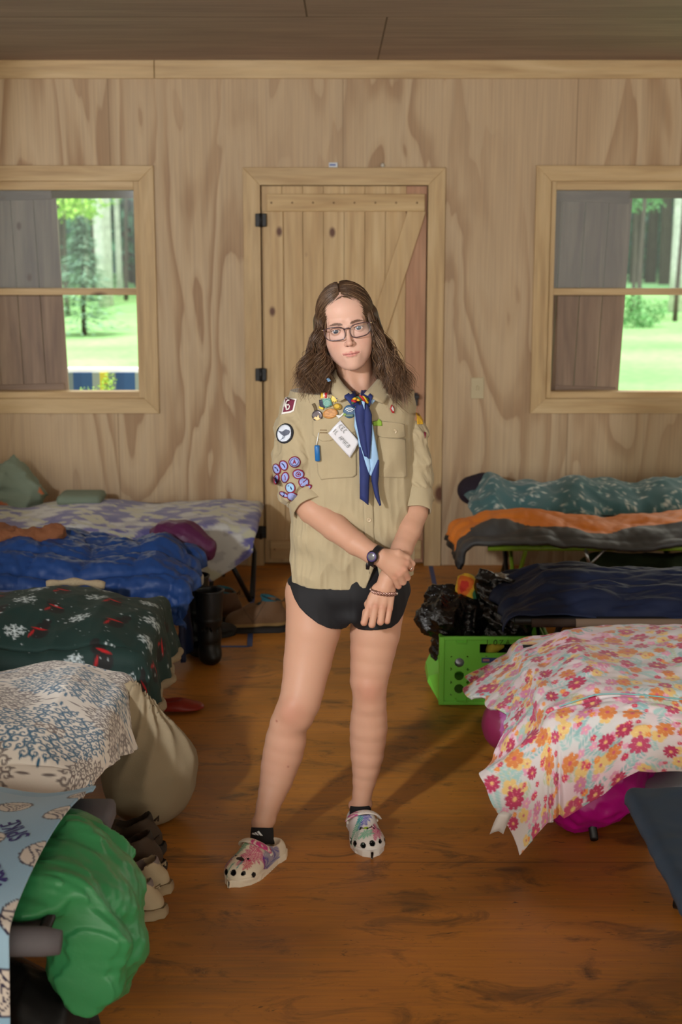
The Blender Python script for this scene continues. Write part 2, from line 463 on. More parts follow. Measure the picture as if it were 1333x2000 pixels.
# sliding board shutters, standing half open outside the openings
def shutter(x0, x1, lean, label):
    z0, z1 = wz0-.06, wz1-.005; n = 4 if x1-x0 < .6 else 9; bw = (x1-x0)/n; y = WY+.115
    r = empty('sliding_shutter', ((x0+x1)/2, y, z0), label, 'shutter', 'board shutters outside the windows')
    R = Matrix.Rotation(lean, 3, 'Y'); piv = ((x0+x1)/2, y, (z0+z1)/2)
    mb = MB()
    for i in range(n): mb.box((x0+i*bw+.0012, y, z0), (x0+(i+1)*bw-.0012, y+.02, z1), R, piv)
    mb.build('board_panel', SHUT, r, smooth=False, bevel=.002)
    for zz in (z1-.10, z0+.04): MB().box((x0+.03, y-.014, zz), (x1-.02, y, zz+.075), R, piv).build('rail', SHUTH, r, smooth=False, bevel=.002)
    return r
p = at(122, 560, y=WY+.12)[0]; shutter(p-1.1, p, -.030, 'grey-brown knotty board shutter covering the left window beside the birch view')
p = at(1223, 560, y=WY+.12)[0]; shutter(rx0-.06, p, .035, 'grey-brown knotty board shutter covering the left half of the right window')
MB().box((-3.4, WY+.105, wz1-.085), (lx1+.0, WY+.15, wz1+.02)).build('header', mat('dark_header_wood', (92,74,40), .7), w1, smooth=False)
MB().box((rx0, WY+.105, wz1-.085), (3.3, WY+.15, wz1+.02)).build('header', mat('dark_header_wood'), w2, smooth=False)

# ------------------------------------------------------------------ the plank door
x0, x1 = DX[0]+.004, DX[1]-.004
dr = MB(); dr.box((x0, WY+.02, .012), (x0+.09, WY+.05, DZ-.004))
nb = 8; bw = (x1-x0)/nb; mb = MB(); red = MB(); mb.box((x0, WY+.045, .012), (x1, WY+.052, DZ-.004))  # last box: added sheet behind the planks, keeps light out of the gaps
for i in range(nb):
    (red if i == nb-1 else mb).box((x0+i*bw+.0008, WY+.018, .012), (x0+(i+1)*bw-.0008, WY+.045, DZ-.004))
door = struct(mb.build('door_1', DOORW, smooth=False, bevel=.0015))
red.build('red_board', REDW, door, smooth=False, bevel=.0015); 
b = MB(); b.box((x0+.03, WY-.004, DZ-.135), (x1-.012, WY+.018, DZ-.045)); b.box((x0+.03, WY-.004, .035), (x1-.012, WY+.018, .14));
b.build('batten', DOORH, door, smooth=False, bevel=.003)
b = MB(); b.box((x0+.01, WY-.003, .14), (x0+.115, WY+.018, DZ-.135))
b.build('stile', DOORW, door, smooth=False, bevel=.003)
b = MB()
b.prism([(x0+.20, .14), (x0+.30, .14), (x1-.005, DZ-.135), (x1-.105, DZ-.135)], WY, WY+.018)
b.build('brace', DOORW, door, smooth=False, bevel=.002)
BLK = mat('black_iron', (22,22,24), .5, bump=(80,.2))
for py in (430, 732, 1040):
    p = at(509, py, y=WY-.03); h = MB().box((p[0]-.028, WY-.030, p[2]-.034), (p[0]+.032, WY-.018, p[2]+.034)).build('hinge', BLK, door, smooth=False, bevel=.004)
    MB().tube([(p[0]+.002, WY-.034, p[2]-.036), (p[0]+.002, WY-.034, p[2]+.036)], .008).build('hinge_pin', BLK, h)
p = at(812, 775, y=WY-.02)
MB().box((p[0]-.014, WY-.02, p[2]-.05), (p[0]+.014, WY-.004, p[2]+.02)).box((p[0]-.02, WY-.05, p[2]-.008), (p[0]+.02, WY-.02, p[2]+.012)).build('latch', BLK, door, smooth=False, bevel=.003)
NAIL = mat('nail_heads', (112,88,60), .6)
nl = MB()
for i in range(nb):
    for zz in (DZ-.09, .09): nl.ball((x0+(i+.5)*bw, WY-.005, zz), (.005,.002,.005), 6, 4)
nl.build('nail_heads', NAIL, door)
# light switch
p = at(933, 758, y=WY); s = empty('light_switch', (p[0], WY, p[2]), 'cream light switch on the plywood wall right of the door', 'light switch')
IV = mat('ivory_plastic', (186,172,138), .4)
MB().box((p[0]-.035, WY-.008, p[2]-.057), (p[0]+.035, WY, p[2]+.057)).build('cover_plate', IV, s, smooth=False, bevel=.003)
MB().box((p[0]-.006, WY-.02, p[2]-.012), (p[0]+.006, WY-.006, p[2]+.014)).build('toggle', IV, s, smooth=False, bevel=.002)
# small things standing on top of the door casing
p = at(651, 322, y=WY-.01); o = MB().box((p[0]-.022, WY-.018, DZ+.0905), (p[0]+.024, WY-.004, DZ+.115)).build('paper_tag', mat('white_paper', (214,220,226), .6), loc=(p[0], WY, DZ+.09), smooth=False, bevel=.002)
tag(o, 'small white and blue tag standing on top of the door casing', 'tag')
MB().box((p[0]-.018, WY-.019, DZ+.099), (p[0]+.014, WY-.0175, DZ+.107)).build('blue_print', mat('blue_print', (70,96,170), .6), o, smooth=False)
p = at(748, 320, y=WY-.01); o = MB().lathe([(.004,0),(.012,.004),(.010,.016),(.003,.024)], (p[0], WY-.011, DZ+.0905), 10).build('knob', mat('clear_plastic', (196,190,176), .25), loc=(p[0], WY, DZ+.09))
tag(o, 'tiny pale knob standing on the right of the door casing top', 'knob')
# ------------------------------------------------------------------ blue tape on the floor
TAPE = mat('blue_painters_tape', (64,86,140), .6)
def tape(pts, label, w=.024):
    mb = MB()
    for a, b in zip(pts[:-1], pts[1:]):
        a = np.array(a); b = np.array(b); d = (b-a)/np.linalg.norm(b-a); n = np.array((-d[1], d[0], 0))*w/2
        v = [a-n, b-n, b+n, a+n]; v = [q+(0,0,.0008) for q in v]+[q+(0,0,.0018) for q in v]
        mb.add(v, [(3,2,1,0),(4,5,6,7),(0,1,5,4),(1,2,6,5),(2,3,7,6),(3,0,4,7)])
    o = mb.build('floor_tape', TAPE, loc=tuple(pts[0]), smooth=False)
    tag(o, label, 'tape')
tape([at(380,1263,z=0), at(488,1263,z=0), at(497,1105,z=0)], 'blue tape marking a corner on the floor under the lavender-covered cot')
tape([at(853,1160,z=0), at(842,1106,z=0)], 'short blue tape strip on the floor right of the door')

# ================================================================== outdoors
def lawn_mat():
    t = NT('lawn', .9); n = t.noise(t.map((1,1,1)), .35, 4); m = t.noise(t.co, 6, 4)
    c = t.mix(.4, t.ramp(n, [(.3, G(100,150,98)), (.7, G(146,186,136))]), t.ramp(m, [(.3, G(80,120,50)), (.7, G(190,210,140))]), 'OVERLAY')
    return t.done(c)
GZ = -.35
struct(MB().box((-70, WY+.2, GZ-.2), (70, 95, GZ)).build('ground', lawn_mat(), smooth=False))
def ico(sub):
    import bmesh
    bm = bmesh.new(); bmesh.ops.create_icosphere(bm, subdivisions=sub, radius=1)
    v = np.array([x.co[:] for x in bm.verts]); f = [tuple(q.index for q in p.verts) for p in bm.faces]; bm.free(); return v, f
ICO2 = ico(2); ICO3 = ico(3)
BARK_P = mat('pale_bark', (186,190,180), .8, bump=(30,.4), var=(6,.2))
BARK_D = mat('dark_bark', (74,66,58), .9, bump=(30,.4), var=(6,.2))
LEAF = [mat('leaves_bright', (150,190,80), .7, var=(3,.35)), mat('leaves_mid', (100,154,96), .7, var=(3,.35)), mat('leaves_deep', (80,124,96), .75, var=(3,.3)), mat('needles_blue_green', (120,158,128), .8, var=(5,.3))]
def leafy(c, R, seed, n=16, s=.42):
    """a crown made of many small leaf cards gathered round clumps"""
    r = np.random.RandomState(seed); V = []; Fc = []; k = 0
    for i in range(n):
        d = r.normal(size=3); d /= np.linalg.norm(d); cc = np.array(c)+d*np.array(R)*r.uniform(.3,1)
        m = 60
        off = r.normal(size=(m,3)); off /= np.linalg.norm(off, axis=1)[:,None]; P = cc+off*np.array(R)*s*r.uniform(.5,1,(m,1))
        a = r.normal(size=(m,3)); a /= np.linalg.norm(a, axis=1)[:,None]; b = np.cross(a, r.normal(size=(m,3))); b /= np.linalg.norm(b, axis=1)[:,None]
        z = r.uniform(.07,.16,(m,1))*max(R)*.5
        q = np.stack([P-a*z, P-b*z*.5, P+a*z, P+b*z*.5], 1).reshape(-1,3); V.append(q)
    V = np.concatenate(V); return V, np.arange(len(V)).reshape(-1,4)
def tree(x, y, h, rt, bark, leaf, label, crown, seed, lean=0.0, group=None, cr=None):
    o = empty('tree', (x, y, GZ), label, 'tree', group)
    rr = np.random.RandomState(seed)
    pts = [(x+lean*t*h+.05*math.sin(3*t+seed), y, GZ+t*h) for t in np.linspace(0,1,8)]
    MB().tube(pts, [rt*(1-.55*t) for t in np.linspace(0,1,8)], 10).build('trunk', bark, o)
    if crown:
        cz, R = crown; V, f = leafy((x+lean*h, y, GZ+cz), R, seed, cr or 22); mkobj('crown', V, f, leaf, o, smooth=False)
    return o
# small blue-green spruce on the lawn
sx, sy = at(165, 655, z=GZ)[:2]
sp = empty('spruce_tree', (sx, sy, GZ), 'small blue-green spruce on the lawn seen through the left window', 'tree')
MB().tube([(sx,sy,GZ),(sx,sy,GZ+2.45)], [.06,.015]).build('trunk', BARK_D, sp)
rr = np.random.RandomState(4); V = []; 
for i in range(2600):
    t = rr.uniform(0,1)**.8; zz = GZ+.12+t*2.3; lay = .5+.5*abs(math.sin(t*22)); R = (1-t)*1.05*lay*rr.uniform(.2,1); a = rr.uniform(0,6.28)
    P = np.array((sx+R*math.cos(a), sy+R*math.sin(a), zz-.12*R)); d = np.array((math.cos(a), math.sin(a), -.2)); w = np.array((-math.sin(a), math.cos(a), rr.uniform(-.4,.4)))*.025
    V += [P-d*.02, P+w, P+d*.16, P-w]
mkobj('needle_branches', np.array(V), np.arange(len(V)).reshape(-1,4), LEAF[3], sp, smooth=False)
k = 0
for (px, D, rt, ln, hh, lb) in ((187, 40, .15, -.035, 11, 'pale leaning trunk left in the left window view'), (213, 41, .16, -.004, 11, 'pale straight trunk in the middle of the left window view'),
                          (200, 46, .09, .0, 10, 'thin pale trunk between the two thick pale trunks'), (232, 47, .10, -.02, 10, 'thin grey trunk at the right of the left window view'), (167, 44, .08, .0, 10, 'thin pale trunk behind the spruce tip')):
    p = at(px+ (18 if ln < -.03 else 2), 590, y=D)
    tree(p[0], D, hh, rt, BARK_P, LEAF[0], lb, (hh*.85, (2.2,2,1.6)), 10+k, ln); k += 1
for (px, D, cz, R, lf, lb) in ((130, 36, 3.2, (1.1,1.2,.9), 0, 'bright yellow-green bough tree left in the left window view'), (118, 42, 4.6, (1.6,1.2,1.1), 0, 'bright green tree high at the left edge of the left window view'), (246, 44, 4.9, (1.6,1.4,.9), 1, 'green tree high at the right edge of the left window view'),
                           (180, 52, 5.0, (2.6,1.6,1.6), 1, 'mid-green tree filling the back of the left window view')):
    p = at(px, 500, y=D); tree(p[0], D, cz, .07, BARK_D, LEAF[lf], lb, (cz, R), 30+k, 0, cr=30); k += 1
# right window
p = at(1318, 600, y=38); tree(p[0], 38, 9, .20, BARK_P, LEAF[1], 'grey trunk near the right edge of the right window view', (8, (2.4,2,1.2)), 51)
for i, (px, D, cz, R, lf, lb) in enumerate(((1258, 33, 4.55, (1.3,1.2,1.0), 1, 'leafy tree hanging over the top of the right window view'), (1330, 34, 4.1, (1.4,1.2,1.3), 1, 'leafy tree at the top right of the right window view'), (1240, 36, 3.1, (.8,1.0,.5), 1, 'low leafy bough at the left of the right window view'))):
    p = at(px, 450, y=D); tree(p[0], D, cz, .06, BARK_D, LEAF[lf], lb, (cz, R), 61+i, cr=26)
p = at(1243, 640, z=GZ); o = empty('bush', (p[0], p[1], GZ), 'round green bush on the lawn in the right window view', 'bush')
V, f = leafy((p[0], p[1], GZ+.35), (.75,.6,.45), 77, 18); mkobj('foliage', V, f, LEAF[1], o, smooth=False)
# the dark wood behind the lawn: trunks and crowns nobody could count
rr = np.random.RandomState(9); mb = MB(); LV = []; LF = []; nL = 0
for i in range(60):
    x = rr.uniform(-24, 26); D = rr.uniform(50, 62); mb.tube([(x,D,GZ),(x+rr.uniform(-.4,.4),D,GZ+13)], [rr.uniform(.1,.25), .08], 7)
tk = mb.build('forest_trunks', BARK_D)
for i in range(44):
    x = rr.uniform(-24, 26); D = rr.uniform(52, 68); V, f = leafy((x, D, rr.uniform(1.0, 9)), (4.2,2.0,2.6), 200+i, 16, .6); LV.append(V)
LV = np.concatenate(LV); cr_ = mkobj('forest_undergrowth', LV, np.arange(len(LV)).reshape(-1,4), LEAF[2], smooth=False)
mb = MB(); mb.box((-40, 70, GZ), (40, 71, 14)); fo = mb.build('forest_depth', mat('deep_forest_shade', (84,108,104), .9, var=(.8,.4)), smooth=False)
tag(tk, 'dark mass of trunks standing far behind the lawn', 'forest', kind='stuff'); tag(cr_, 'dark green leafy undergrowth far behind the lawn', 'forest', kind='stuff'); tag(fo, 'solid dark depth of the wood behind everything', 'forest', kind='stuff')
# porch rail with a striped towel, just outside the left window
zr = at(200, 722, y=9.3)[2]; xa = at(132, 722, y=9.3)[0]-.02; xb = at(300, 722, y=9.3)[0]
rl = empty('porch_rail', (xa, 9.3, GZ), 'white topped porch rail just outside the left window', 'railing')
WH = mat('white_paint', (225,228,228), .5)
MB().box((xa-.01, 9.26, zr-.02), (xb+1.6, 9.36, zr+.012)).build('top_rail', WH, rl, smooth=False, bevel=.004)
for i in range(3): MB().box((xa+.9*i, 9.29, GZ+.001), (xa+.9*i+.05, 9.34, zr-.02)).build('post', WH, rl, smooth=False, bevel=.004)
t = NT('striped_towel', .9); x_, y_, z_ = t.sep()
st = t.math('FRACT', t.math('MULTIPLY', x_, 3.6)); cst = t.ramp(st, [(0, G(38,70,110)), (.25, G(120,130,124)), (.42, G(176,166,54)), (.62, G(96,108,110)), (.8, G(34,64,104))], 'CONSTANT')
tw = MB().box((xa+.03, 9.235, zr-.55), (xb+.4, 9.252, zr-.012)).build('towel', t.done(cst), loc=(xa+.4, 9.24, zr), smooth=False, bevel=.003)
tag(tw, 'blue, yellow and grey striped towel hung on the porch rail', 'towel')
gx = at(208, 750, y=9.0); V, f = leafy((gx[0], 9.0, gx[2]-.04), (.13,.1,.10), 5, 8); ob = empty('potted_plant', (gx[0], 9.0, GZ), 'bright green leafy plant showing at the sill of the left window', 'plant'); mkobj('foliage', V, f, LEAF[0], ob, smooth=False)
MB().tube([(gx[0], 9.0, GZ+.2), (gx[0], 9.0, gx[2])], .012, 8).build('stem', BARK_D, ob); MB().lathe([(.0,0),(.14,0),(.18,.3),(.16,.3),(.14,.26),(0,.26)], (gx[0],9.0,GZ), 20, cap=False).build('pot', mat('clay_pot', (150,90,60), .8), ob)
# ================================================================== the person
K = 4.18/F                                          # metres per pixel at the figure's distance
A = lambda px, py, y=4.1: at(px, py, y=y)
PR = empty('person', (0, 4.1, 0), 'standing person in tan badge-covered shirt, black shorts and painted clogs, hands crossed', 'person')
SKIN = mat('skin', (236,182,154), .5, attr=True, sss=.12, bump=(260,.12,.002), spec=.35)
CLOTH = mat('khaki_cotton', (166,152,122), .85, bump=(600,.25,.0012), var=(14,.05), sheen=.15)
BLKC = mat('black_knit', (12,12,17), .75, bump=(500,.2,.001))
skin_c = np.array(G(190,146,122)); red_c = np.array(G(170,104,84))
# ---- head frame
roll = math.radians(9.5); HR = np.array([[math.cos(roll), 0, -math.sin(roll)], [0,1,0], [math.sin(roll), 0, math.cos(roll)]])
pit = math.radians(3); HR = HR @ np.array([[1,0,0],[0,math.cos(pit),-math.sin(pit)],[0,math.sin(pit),math.cos(pit)]])
HO = A(678.5, 643, 3.99) + HR @ np.array((0, .088, 0))
h2w = lambda p: np.asarray(p, float) @ HR.T + HO

def build_head():
    f = Field((-.088,-.118,-.15), (.088,.125,.125), .0016)
    f.ell((0,.018,.032), (.071,.092,.080), .01)
    f.ell((0,-.030,.045), (.060,.055,.052), .02)
    f.ell((0,-.026,-.03), (.0625,.062,.078), .02)
    for s in (-1,1):
        f.cone((s*.051,.0,-.045), (s*.020,-.051,-.099), .016, .0145, .03); f.ell((s*.029,-.045,-.064), (.026,.029,.028), .018)
        f.ell((s*.037,-.056,-.034), (.024,.024,.026), .022)
        f.cone((s*.014,-.0815,.014), (s*.042,-.070,.014), .008, .008, .014)
    f.ell((0,-.066,-.104), (.0185,.017,.0135), .022)
    f.ell((0,-.076,-.072), (.022,.013,.022), .02)
    for s in (-1,1):
        f.ell((s*.0325,-.096,-.001), (.0165,.017,.0105), .008, 's')
        f.ell((s*.0325,-.0745,-.002), (.0145,.0145,.0135), .003)
    f.cone((0,-.083,.006), (0,-.1035,-.036), .0062, .0072, .012)
    f.ell((0,-.1035,-.0385), (.0082,.0085,.0075), .007)
    for s in (-1,1): f.ell((s*.0098,-.0940,-.0405), (.0058,.0080,.0060), .005)
    for s in (-1,1): f.ell((s*.0058,-.1005,-.0468), (.0027,.0036,.0028), .002, 's')
    # mouth
    for s in (-1,1):
        f.cone((0,-.0905,-.0668), (s*.010,-.0895,-.0663), .0026, .0028, .004)
        f.cone((s*.010,-.0895,-.0663), (s*.0255,-.0815,-.0690), .0027, .0014, .004)
        f.cone((0,-.0895,-.0738), (s*.010,-.0880,-.0735), .0038, .0034, .005)
        f.cone((s*.010,-.0880,-.0735), (s*.0235,-.0815,-.0712), .0034, .0014, .005)
        f.cone((0,-.0940,-.0695), (s*.012,-.0922,-.0698), .0011, .0011, .001, 's')
        f.cone((s*.012,-.0922,-.0698), (s*.0265,-.0840,-.0705), .0011, .0012, .001, 's')
    # eye slits
    for s in (-1,1): f.ell((s*.0322,-.094,-.0022), (.0128,.016,.0049), .0008, 's')
    v, q = f.mesh()
    # keep above the neck cut; colour
    c = np.tile(np.array(G(208,168,150)), (len(v),1)); x, y, z = v.T; fr = y < -.03
    def paint(m, col): nonlocal c; m = np.clip(m, 0, 1)[:,None]; c = c*(1-m)+np.array(col)*m
    ax = np.abs(x)
    paint(.32*np.exp(-((ax-.042)**2/.00035+(z+.035)**2/.0006))*fr, red_c)
    paint(.25*np.exp(-((ax)**2/.0002+(z+.038)**2/.00025))*fr, red_c)
    up = -.0660+.0022*np.cos(ax*420)*(ax<.012)+.0020-.10*np.maximum(0,ax-.004)
    lo = -.0785+(ax/.022)**2*.0075
    lip = np.clip((.0258-ax)/.0015,0,1)*np.clip((up+.0014-z)/.0014,0,1)*np.clip((z-lo)/.0014,0,1)*(y < -.07)
    paint(lip*.62, G(184,104,102))
    paint((ax<.024)*(np.abs(z+.0700+.02*np.maximum(0,ax-.01)) < .0010)*(y<-.07)*.8, G(112,52,50))
    bz = .0150+.0030*np.sin((ax-.012)/.036*2.6)-.10*np.maximum(0, ax-.034)
    th = np.interp(ax, (.010,.016,.034,.049), (.0008,.0036,.0030,.0007))
    paint(((ax>.011)&(ax<.049)&(np.abs(z-bz)<th)&fr)*.85, G(70,48,36))
    paint(((ax>.009)&(ax<.051)&(np.abs(z-bz)<th+.0016)&fr)*.25, G(92,66,50))
    e = ((ax-.0322)/.0134)**2+((z+.0022)/.0055)**2
    paint((np.exp(-((e-1.05)/.30)**2)*(z>-.001)*(y<-.07)*(ax>.018)*(ax<.046))*1.0, G(40,26,22))
    paint((np.exp(-((e-1.05)/.30)**2)*(z<=-.001)*(y<-.07)*(ax>.018)*(ax<.046))*.45, G(110,70,60))
    paint(((np.abs(ax-.0058)<.0026)&(np.abs(z+.0474)<.0018)&(y<-.088))*.6, G(86,44,36))
    return h2w(v), q, c

def build_arms():
    lo = np.minimum.reduce([A(590,1240,4.1), A(590,950,3.85)])-.03; hi = np.maximum.reduce([A(860,940,4.2), A(860,1240,4.2)])+.02
    f = Field((A(570,1000)[0], 3.84, A(700,1250,3.9)[2]), (A(860,1000)[0], 4.18, A(700,930,4.18)[2]), .0019)
    # right arm (left in the picture)
    f.chain([(A(585,966,4.085), .043), (A(612,996,4.055), .0425), (A(655,1030,4.01), .0395), (A(695,1061,3.965), .0335), (A(728,1082,3.935), .0280), (A(746,1090,3.925), .0245)], .008, )
    # left arm
    f.chain([(A(818,975,4.12), .036), (A(811,1003,4.09), .036), (A(800,1036,4.05), .034), (A(786,1071,4.005), .031), (A(772,1100,3.97), .0265), (A(758,1130,3.955), .0250), (A(751,1148,3.950), .0255)], .008)
    n = np.array((0,1,0.12))
    # left hand: back towards the camera, hanging, fingers curled
    kn = [((721,1186),3.935,.0105), ((734,1184),3.928,.0108), ((748,1186),3.930,.0105), ((761,1188),3.940,.0098)]
    pp = [((711.5,1216),3.930,.0098), ((727,1220),3.922,.0100), ((743.5,1215),3.925,.0098), ((756.5,1213),3.935,.0090)]
    w0 = A(750,1150,3.952)
    for (k, ky, kr), (p, py_, pr) in zip(kn, pp):
        kp = A(*k, ky); g = A(*p, py_)
        ws = w0+np.array(((k[0]-741)*.0010, 0, 0))
        f.cone(ws, kp, .0145, kr+.0005, .009, flat=(n,.85))
        f.cone(kp, g, kr, pr, .0022)
        m_ = g+np.array((.002,.026,.004)); f.cone(g, m_, pr, pr*.93, .002)
        t_ = m_+np.array((.002,.010,.019)); f.cone(m_, t_, pr*.93, pr*.82, .002)
    f.ell(A(741,1172,3.950), (.034,.0135,.026), .01)
    # thumb behind
    f.chain([(A(732,1160,3.972), .013), (A(720,1180,3.985), .0115), (A(722,1200,3.985), .0095)], .005)
    # right hand gripping the left wrist
    w1 = A(746,1090,3.922)
    kn = [((794,1099),3.925,.0108), ((789,1112),3.912,.0112), ((781,1121),3.912,.0108), ((771,1128),3.920,.0098)]
    pp = [((803,1110),3.945,.0095), ((796,1128),3.932,.0098), ((788,1137),3.930,.0093), ((779,1145),3.935,.0085)]
    for i, ((k, ky, kr), (p, py_, pr)) in enumerate(zip(kn, pp)):
        kp = A(*k, ky); g = A(*p, py_)
        ws = w1+np.array((.004, 0, (1.2-i)*.009))
        f.cone(ws, kp, .0155, kr, .010)
        f.cone(kp, g, kr, pr, .0022)
        m_ = g+np.array((-.002,.026,-.002)); f.cone(g, m_, pr, pr*.92, .002)
        t_ = m_+np.array((-.016,.012,.002)); f.cone(m_, t_, pr*.92, pr*.8, .002)
    f.ell(A(768,1101,3.922), (.032,.015,.027), .012)
    # right thumb laid along the left forearm
    f.chain([(A(757,1082,3.930), .015), (A(778,1081,3.928), .0125), (A(795,1090,3.935), .0100), (A(807,1101,3.945), .0080)], .006)
    X, Y, Z = f.grid()
    v, q = f.mesh()
    c = np.tile(skin_c, (len(v),1))
    def near(pts, r, col, w):
        nonlocal c
        for p in pts:
            d = ((v-p)**2).sum(1); m = (np.exp(-d/r**2)*w)[:,None]; c = c*(1-m)+np.array(col)*m
    near([A(721,1186,3.93),A(734,1184,3.92),A(748,1186,3.92),A(761,1188,3.93),A(794,1099,3.915),A(789,1112,3.90),A(781,1121,3.90),A(771,1128,3.91)], .010, red_c, .40)
    near([A(711,1218,3.925),A(727,1222,3.92),A(743,1217,3.92),A(756,1215,3.93),A(803,1110,3.93),A(796,1128,3.92),A(779,1145,3.93)], .010, red_c, .40)
    return v, q, c

Lleg = [(612,1165,54,4.12),(612,1229,54,4.10),(601,1293,47.5,4.08),(592,1344,42.5,4.05),(586,1370,41,4.035),(575,1395,39.5,4.03),(564,1415,37,4.035),(558.5,1446,40.5,4.04),(553,1472,40,4.04),(546,1497,37,4.035),(540,1523,33,4.025),(532,1548,28,4.01),(524,1574,24,3.99),(515,1604,20.5,3.97),(510,1632,20,3.965)]
Rleg = [(742,1165,53,4.13),(733,1236,49.5,4.125),(729,1268,45,4.12),(725,1300,41,4.115),(721,1330,37.5,4.11),(722,1352,33.5,4.105),(722,1375,33.5,4.11),(721,1400,36,4.12),(720.5,1421,37.5,4.125),(719,1446,36,4.13),(717.5,1475,33,4.13),(715.5,1500,28,4.13),(712,1525,23.5,4.13),(708,1550,19.5,4.125),(704.5,1575,19.5,4.12),(704,1600,20,4.115)]
def leg_pts(L, extra=0): return [(A(a,b,y), r*K*(1+(y-4.1)*.2)+extra) for a,b,r,y in L]
def build_legs():
    l = leg_pts(Lleg)+leg_pts(Rleg); P = np.array([p for p,_ in l])
    f = Field(P.min(0)-.10, P.max(0)+.10, .0034)
    for L in (Lleg, Rleg): f.chain([(p, r) for p, r in leg_pts(L)], .006)
    f.cone(A(612,1150,4.12), A(738,1150,4.13), .078, .078, .02)
    # knees, calves, ankles
    f.ell(A(570,1388,3.995), (.027,.020,.032), .02); f.ell(A(722,1346,4.070), (.025,.018,.030), .018)
    f.ell(A(566,1418,4.00), (.018,.014,.02), .02); f.ell(A(722,1376,4.077), (.017,.013,.02), .02)
    f.ell(A(558,1450,4.085), (.045,.035,.07), .02); f.ell(A(721,1420,4.165), (.042,.035,.07), .02)
    for a,b,y in ((498,1606,3.975),(532,1602,3.97),(687,1572,4.125),(722,1570,4.125)): f.ell(A(a,b,y), (.009,.012,.011), .012)
    X, Y, Z = f.grid(); f.f = np.maximum(f.f, Z-A(660,1140,4.1)[2]); v, q = f.mesh()
    c = np.tile(skin_c, (len(v),1))
    for p, r, w in ((A(570,1392,3.97), .045, .42), (A(722,1352,4.05), .042, .42)):
        d = ((v-p)**2).sum(1); m = (np.exp(-d/r**2)*w)[:,None]; c = c*(1-m)+red_c*m
    n = wob(v, 3, 22, 7); m = np.clip(n*.10, 0, .1)[:,None]; c = c*(1-m)+red_c*m
    for px, py in ((540,1414),(563,1501)):
        p = A(px, py, 3.97); d = ((v[:,[0,2]]-p[[0,2]])**2).sum(1); m = (np.exp(-d/.0028**2))[:,None]; c = c*(1-m)+np.array(G(140,80,66))*m
    return v, q, c

def build_neck():
    f = Field((A(640,700)[0], 3.95, 1.22), (A(780,700)[0], 4.25, 1.50), .003)
    top = h2w((0,.030,-.05)); bot = A(703,765,4.135)
    f.cone(top, bot, .052, .058, .02, flat=((0,1,0),.95))
    f.cone(bot+(0,0,-.01), A(660,790,4.13), .055, .05, .03); f.cone(bot+(0,0,-.01), A(750,790,4.13), .055, .05, .03)
    f.cone(A(698,778,4.09), A(670,772,4.10), .014, .014, .03); f.cone(A(708,778,4.09), A(740,774,4.10), .014, .014, .03)
    f.cone(h2w((.045,.02,-.06)), A(712,768,4.075), .012, .010, .02); f.cone(h2w((-.045,.02,-.06)), A(696,768,4.075), .012, .010, .02)
    v, q = f.mesh(); c = np.tile(skin_c, (len(v),1)); return v, q, c
parts = [build_head(), build_neck(), build_arms(), build_legs()]
o = 0; V = []; Q = []; Cc = []
for v, q, c in parts: V.append(v); Q.append(q+o); Cc.append(c); o += len(v)
# inner trunk so that the body is whole under its clothes
def body_trunk():
    f = Field((-.22, 3.98, .75), (.26, 4.26, 1.42), .008)
    f.chain([(A(688,1150,4.12), .11), (A(690,1060,4.12), .085), (A(697,960,4.12), .088), (A(702,870,4.13), .095), (A(703,800,4.135), .07)], .04)
    f.cone(A(608,805,4.13), A(585,968,4.12), .034, .034, .03); f.cone(A(790,812,4.14), A(818,975,4.13), .032, .030, .03)
    f.cone(A(608,803,4.13), A(790,812,4.14), .04, .04, .04)
    v, q = f.mesh(); return v, q, np.tile(skin_c, (len(v),1))
v, q, c = body_trunk(); V.append(v); Q.append(q+o); Cc.append(c)
BV = np.concatenate(V); BQ = np.concatenate(Q)
body = mkobj('body', BV, BQ, SKIN, PR, cols=np.concatenate(Cc))
# eyes
IR = mat('eye', (240,236,232), .12, attr=True, coat=.6)
for s in (-1,1):
    c0 = np.array((s*.0325,-.0742,-.002)); f = MB().ball((0,0,0), .0136, 40, 40); v = np.concatenate(f.v); v = v[:, [0,2,1]]*(1,1,1)
    d = np.hypot(v[:,0]+.0006*s*0, v[:,2]-.0002); fr = v[:,1] < 0
    col = np.tile(G(196,190,188), (len(v),1)); col[(d < .0066)&fr] = G(24,32,44); col[(d < .0054)&fr] = G(54,72,90); col[(d < .0025)&fr] = G(8,8,10)
    mkobj('eye', h2w(v+c0), [q[::-1] for q in f.f], IR, PR, cols=col)

# ---- glasses
GM = mat('tortoise_plum_frame', (66,42,46), .25, coat=.5); GOLD = mat('gold_metal', (220,190,140), .25, 1)
gl = MB()
def rim(s):
    P = []
    for i in range(40):
        a = 2*math.pi*i/40; ex = .62
        x = math.copysign(abs(math.cos(a))**ex, math.cos(a)); z = math.copysign(abs(math.sin(a))**ex, math.sin(a))
        w = .0285*(1-.10*(z<0)*abs(z)); P.append((s*.0355+x*w+s*.001*z, -.1035+.010*abs((s*.0355+x*w)/.065)**2, -.0065+z*.0185+(s*x)*z*.0*1+.0015*s*x))
    return P
Rm = {s: rim(s) for s in (-1,1)}
for s in (-1,1): gl.tube(h2w(Rm[s]), .00165, 8, closed=True)
gl.tube(h2w([(-.0085,-.1035,.002),(-.004,-.1050,.0045),(.004,-.1050,.0045),(.0085,-.1035,.002)]), .0019, 8)
glasses = gl.build('glasses', GM, PR)
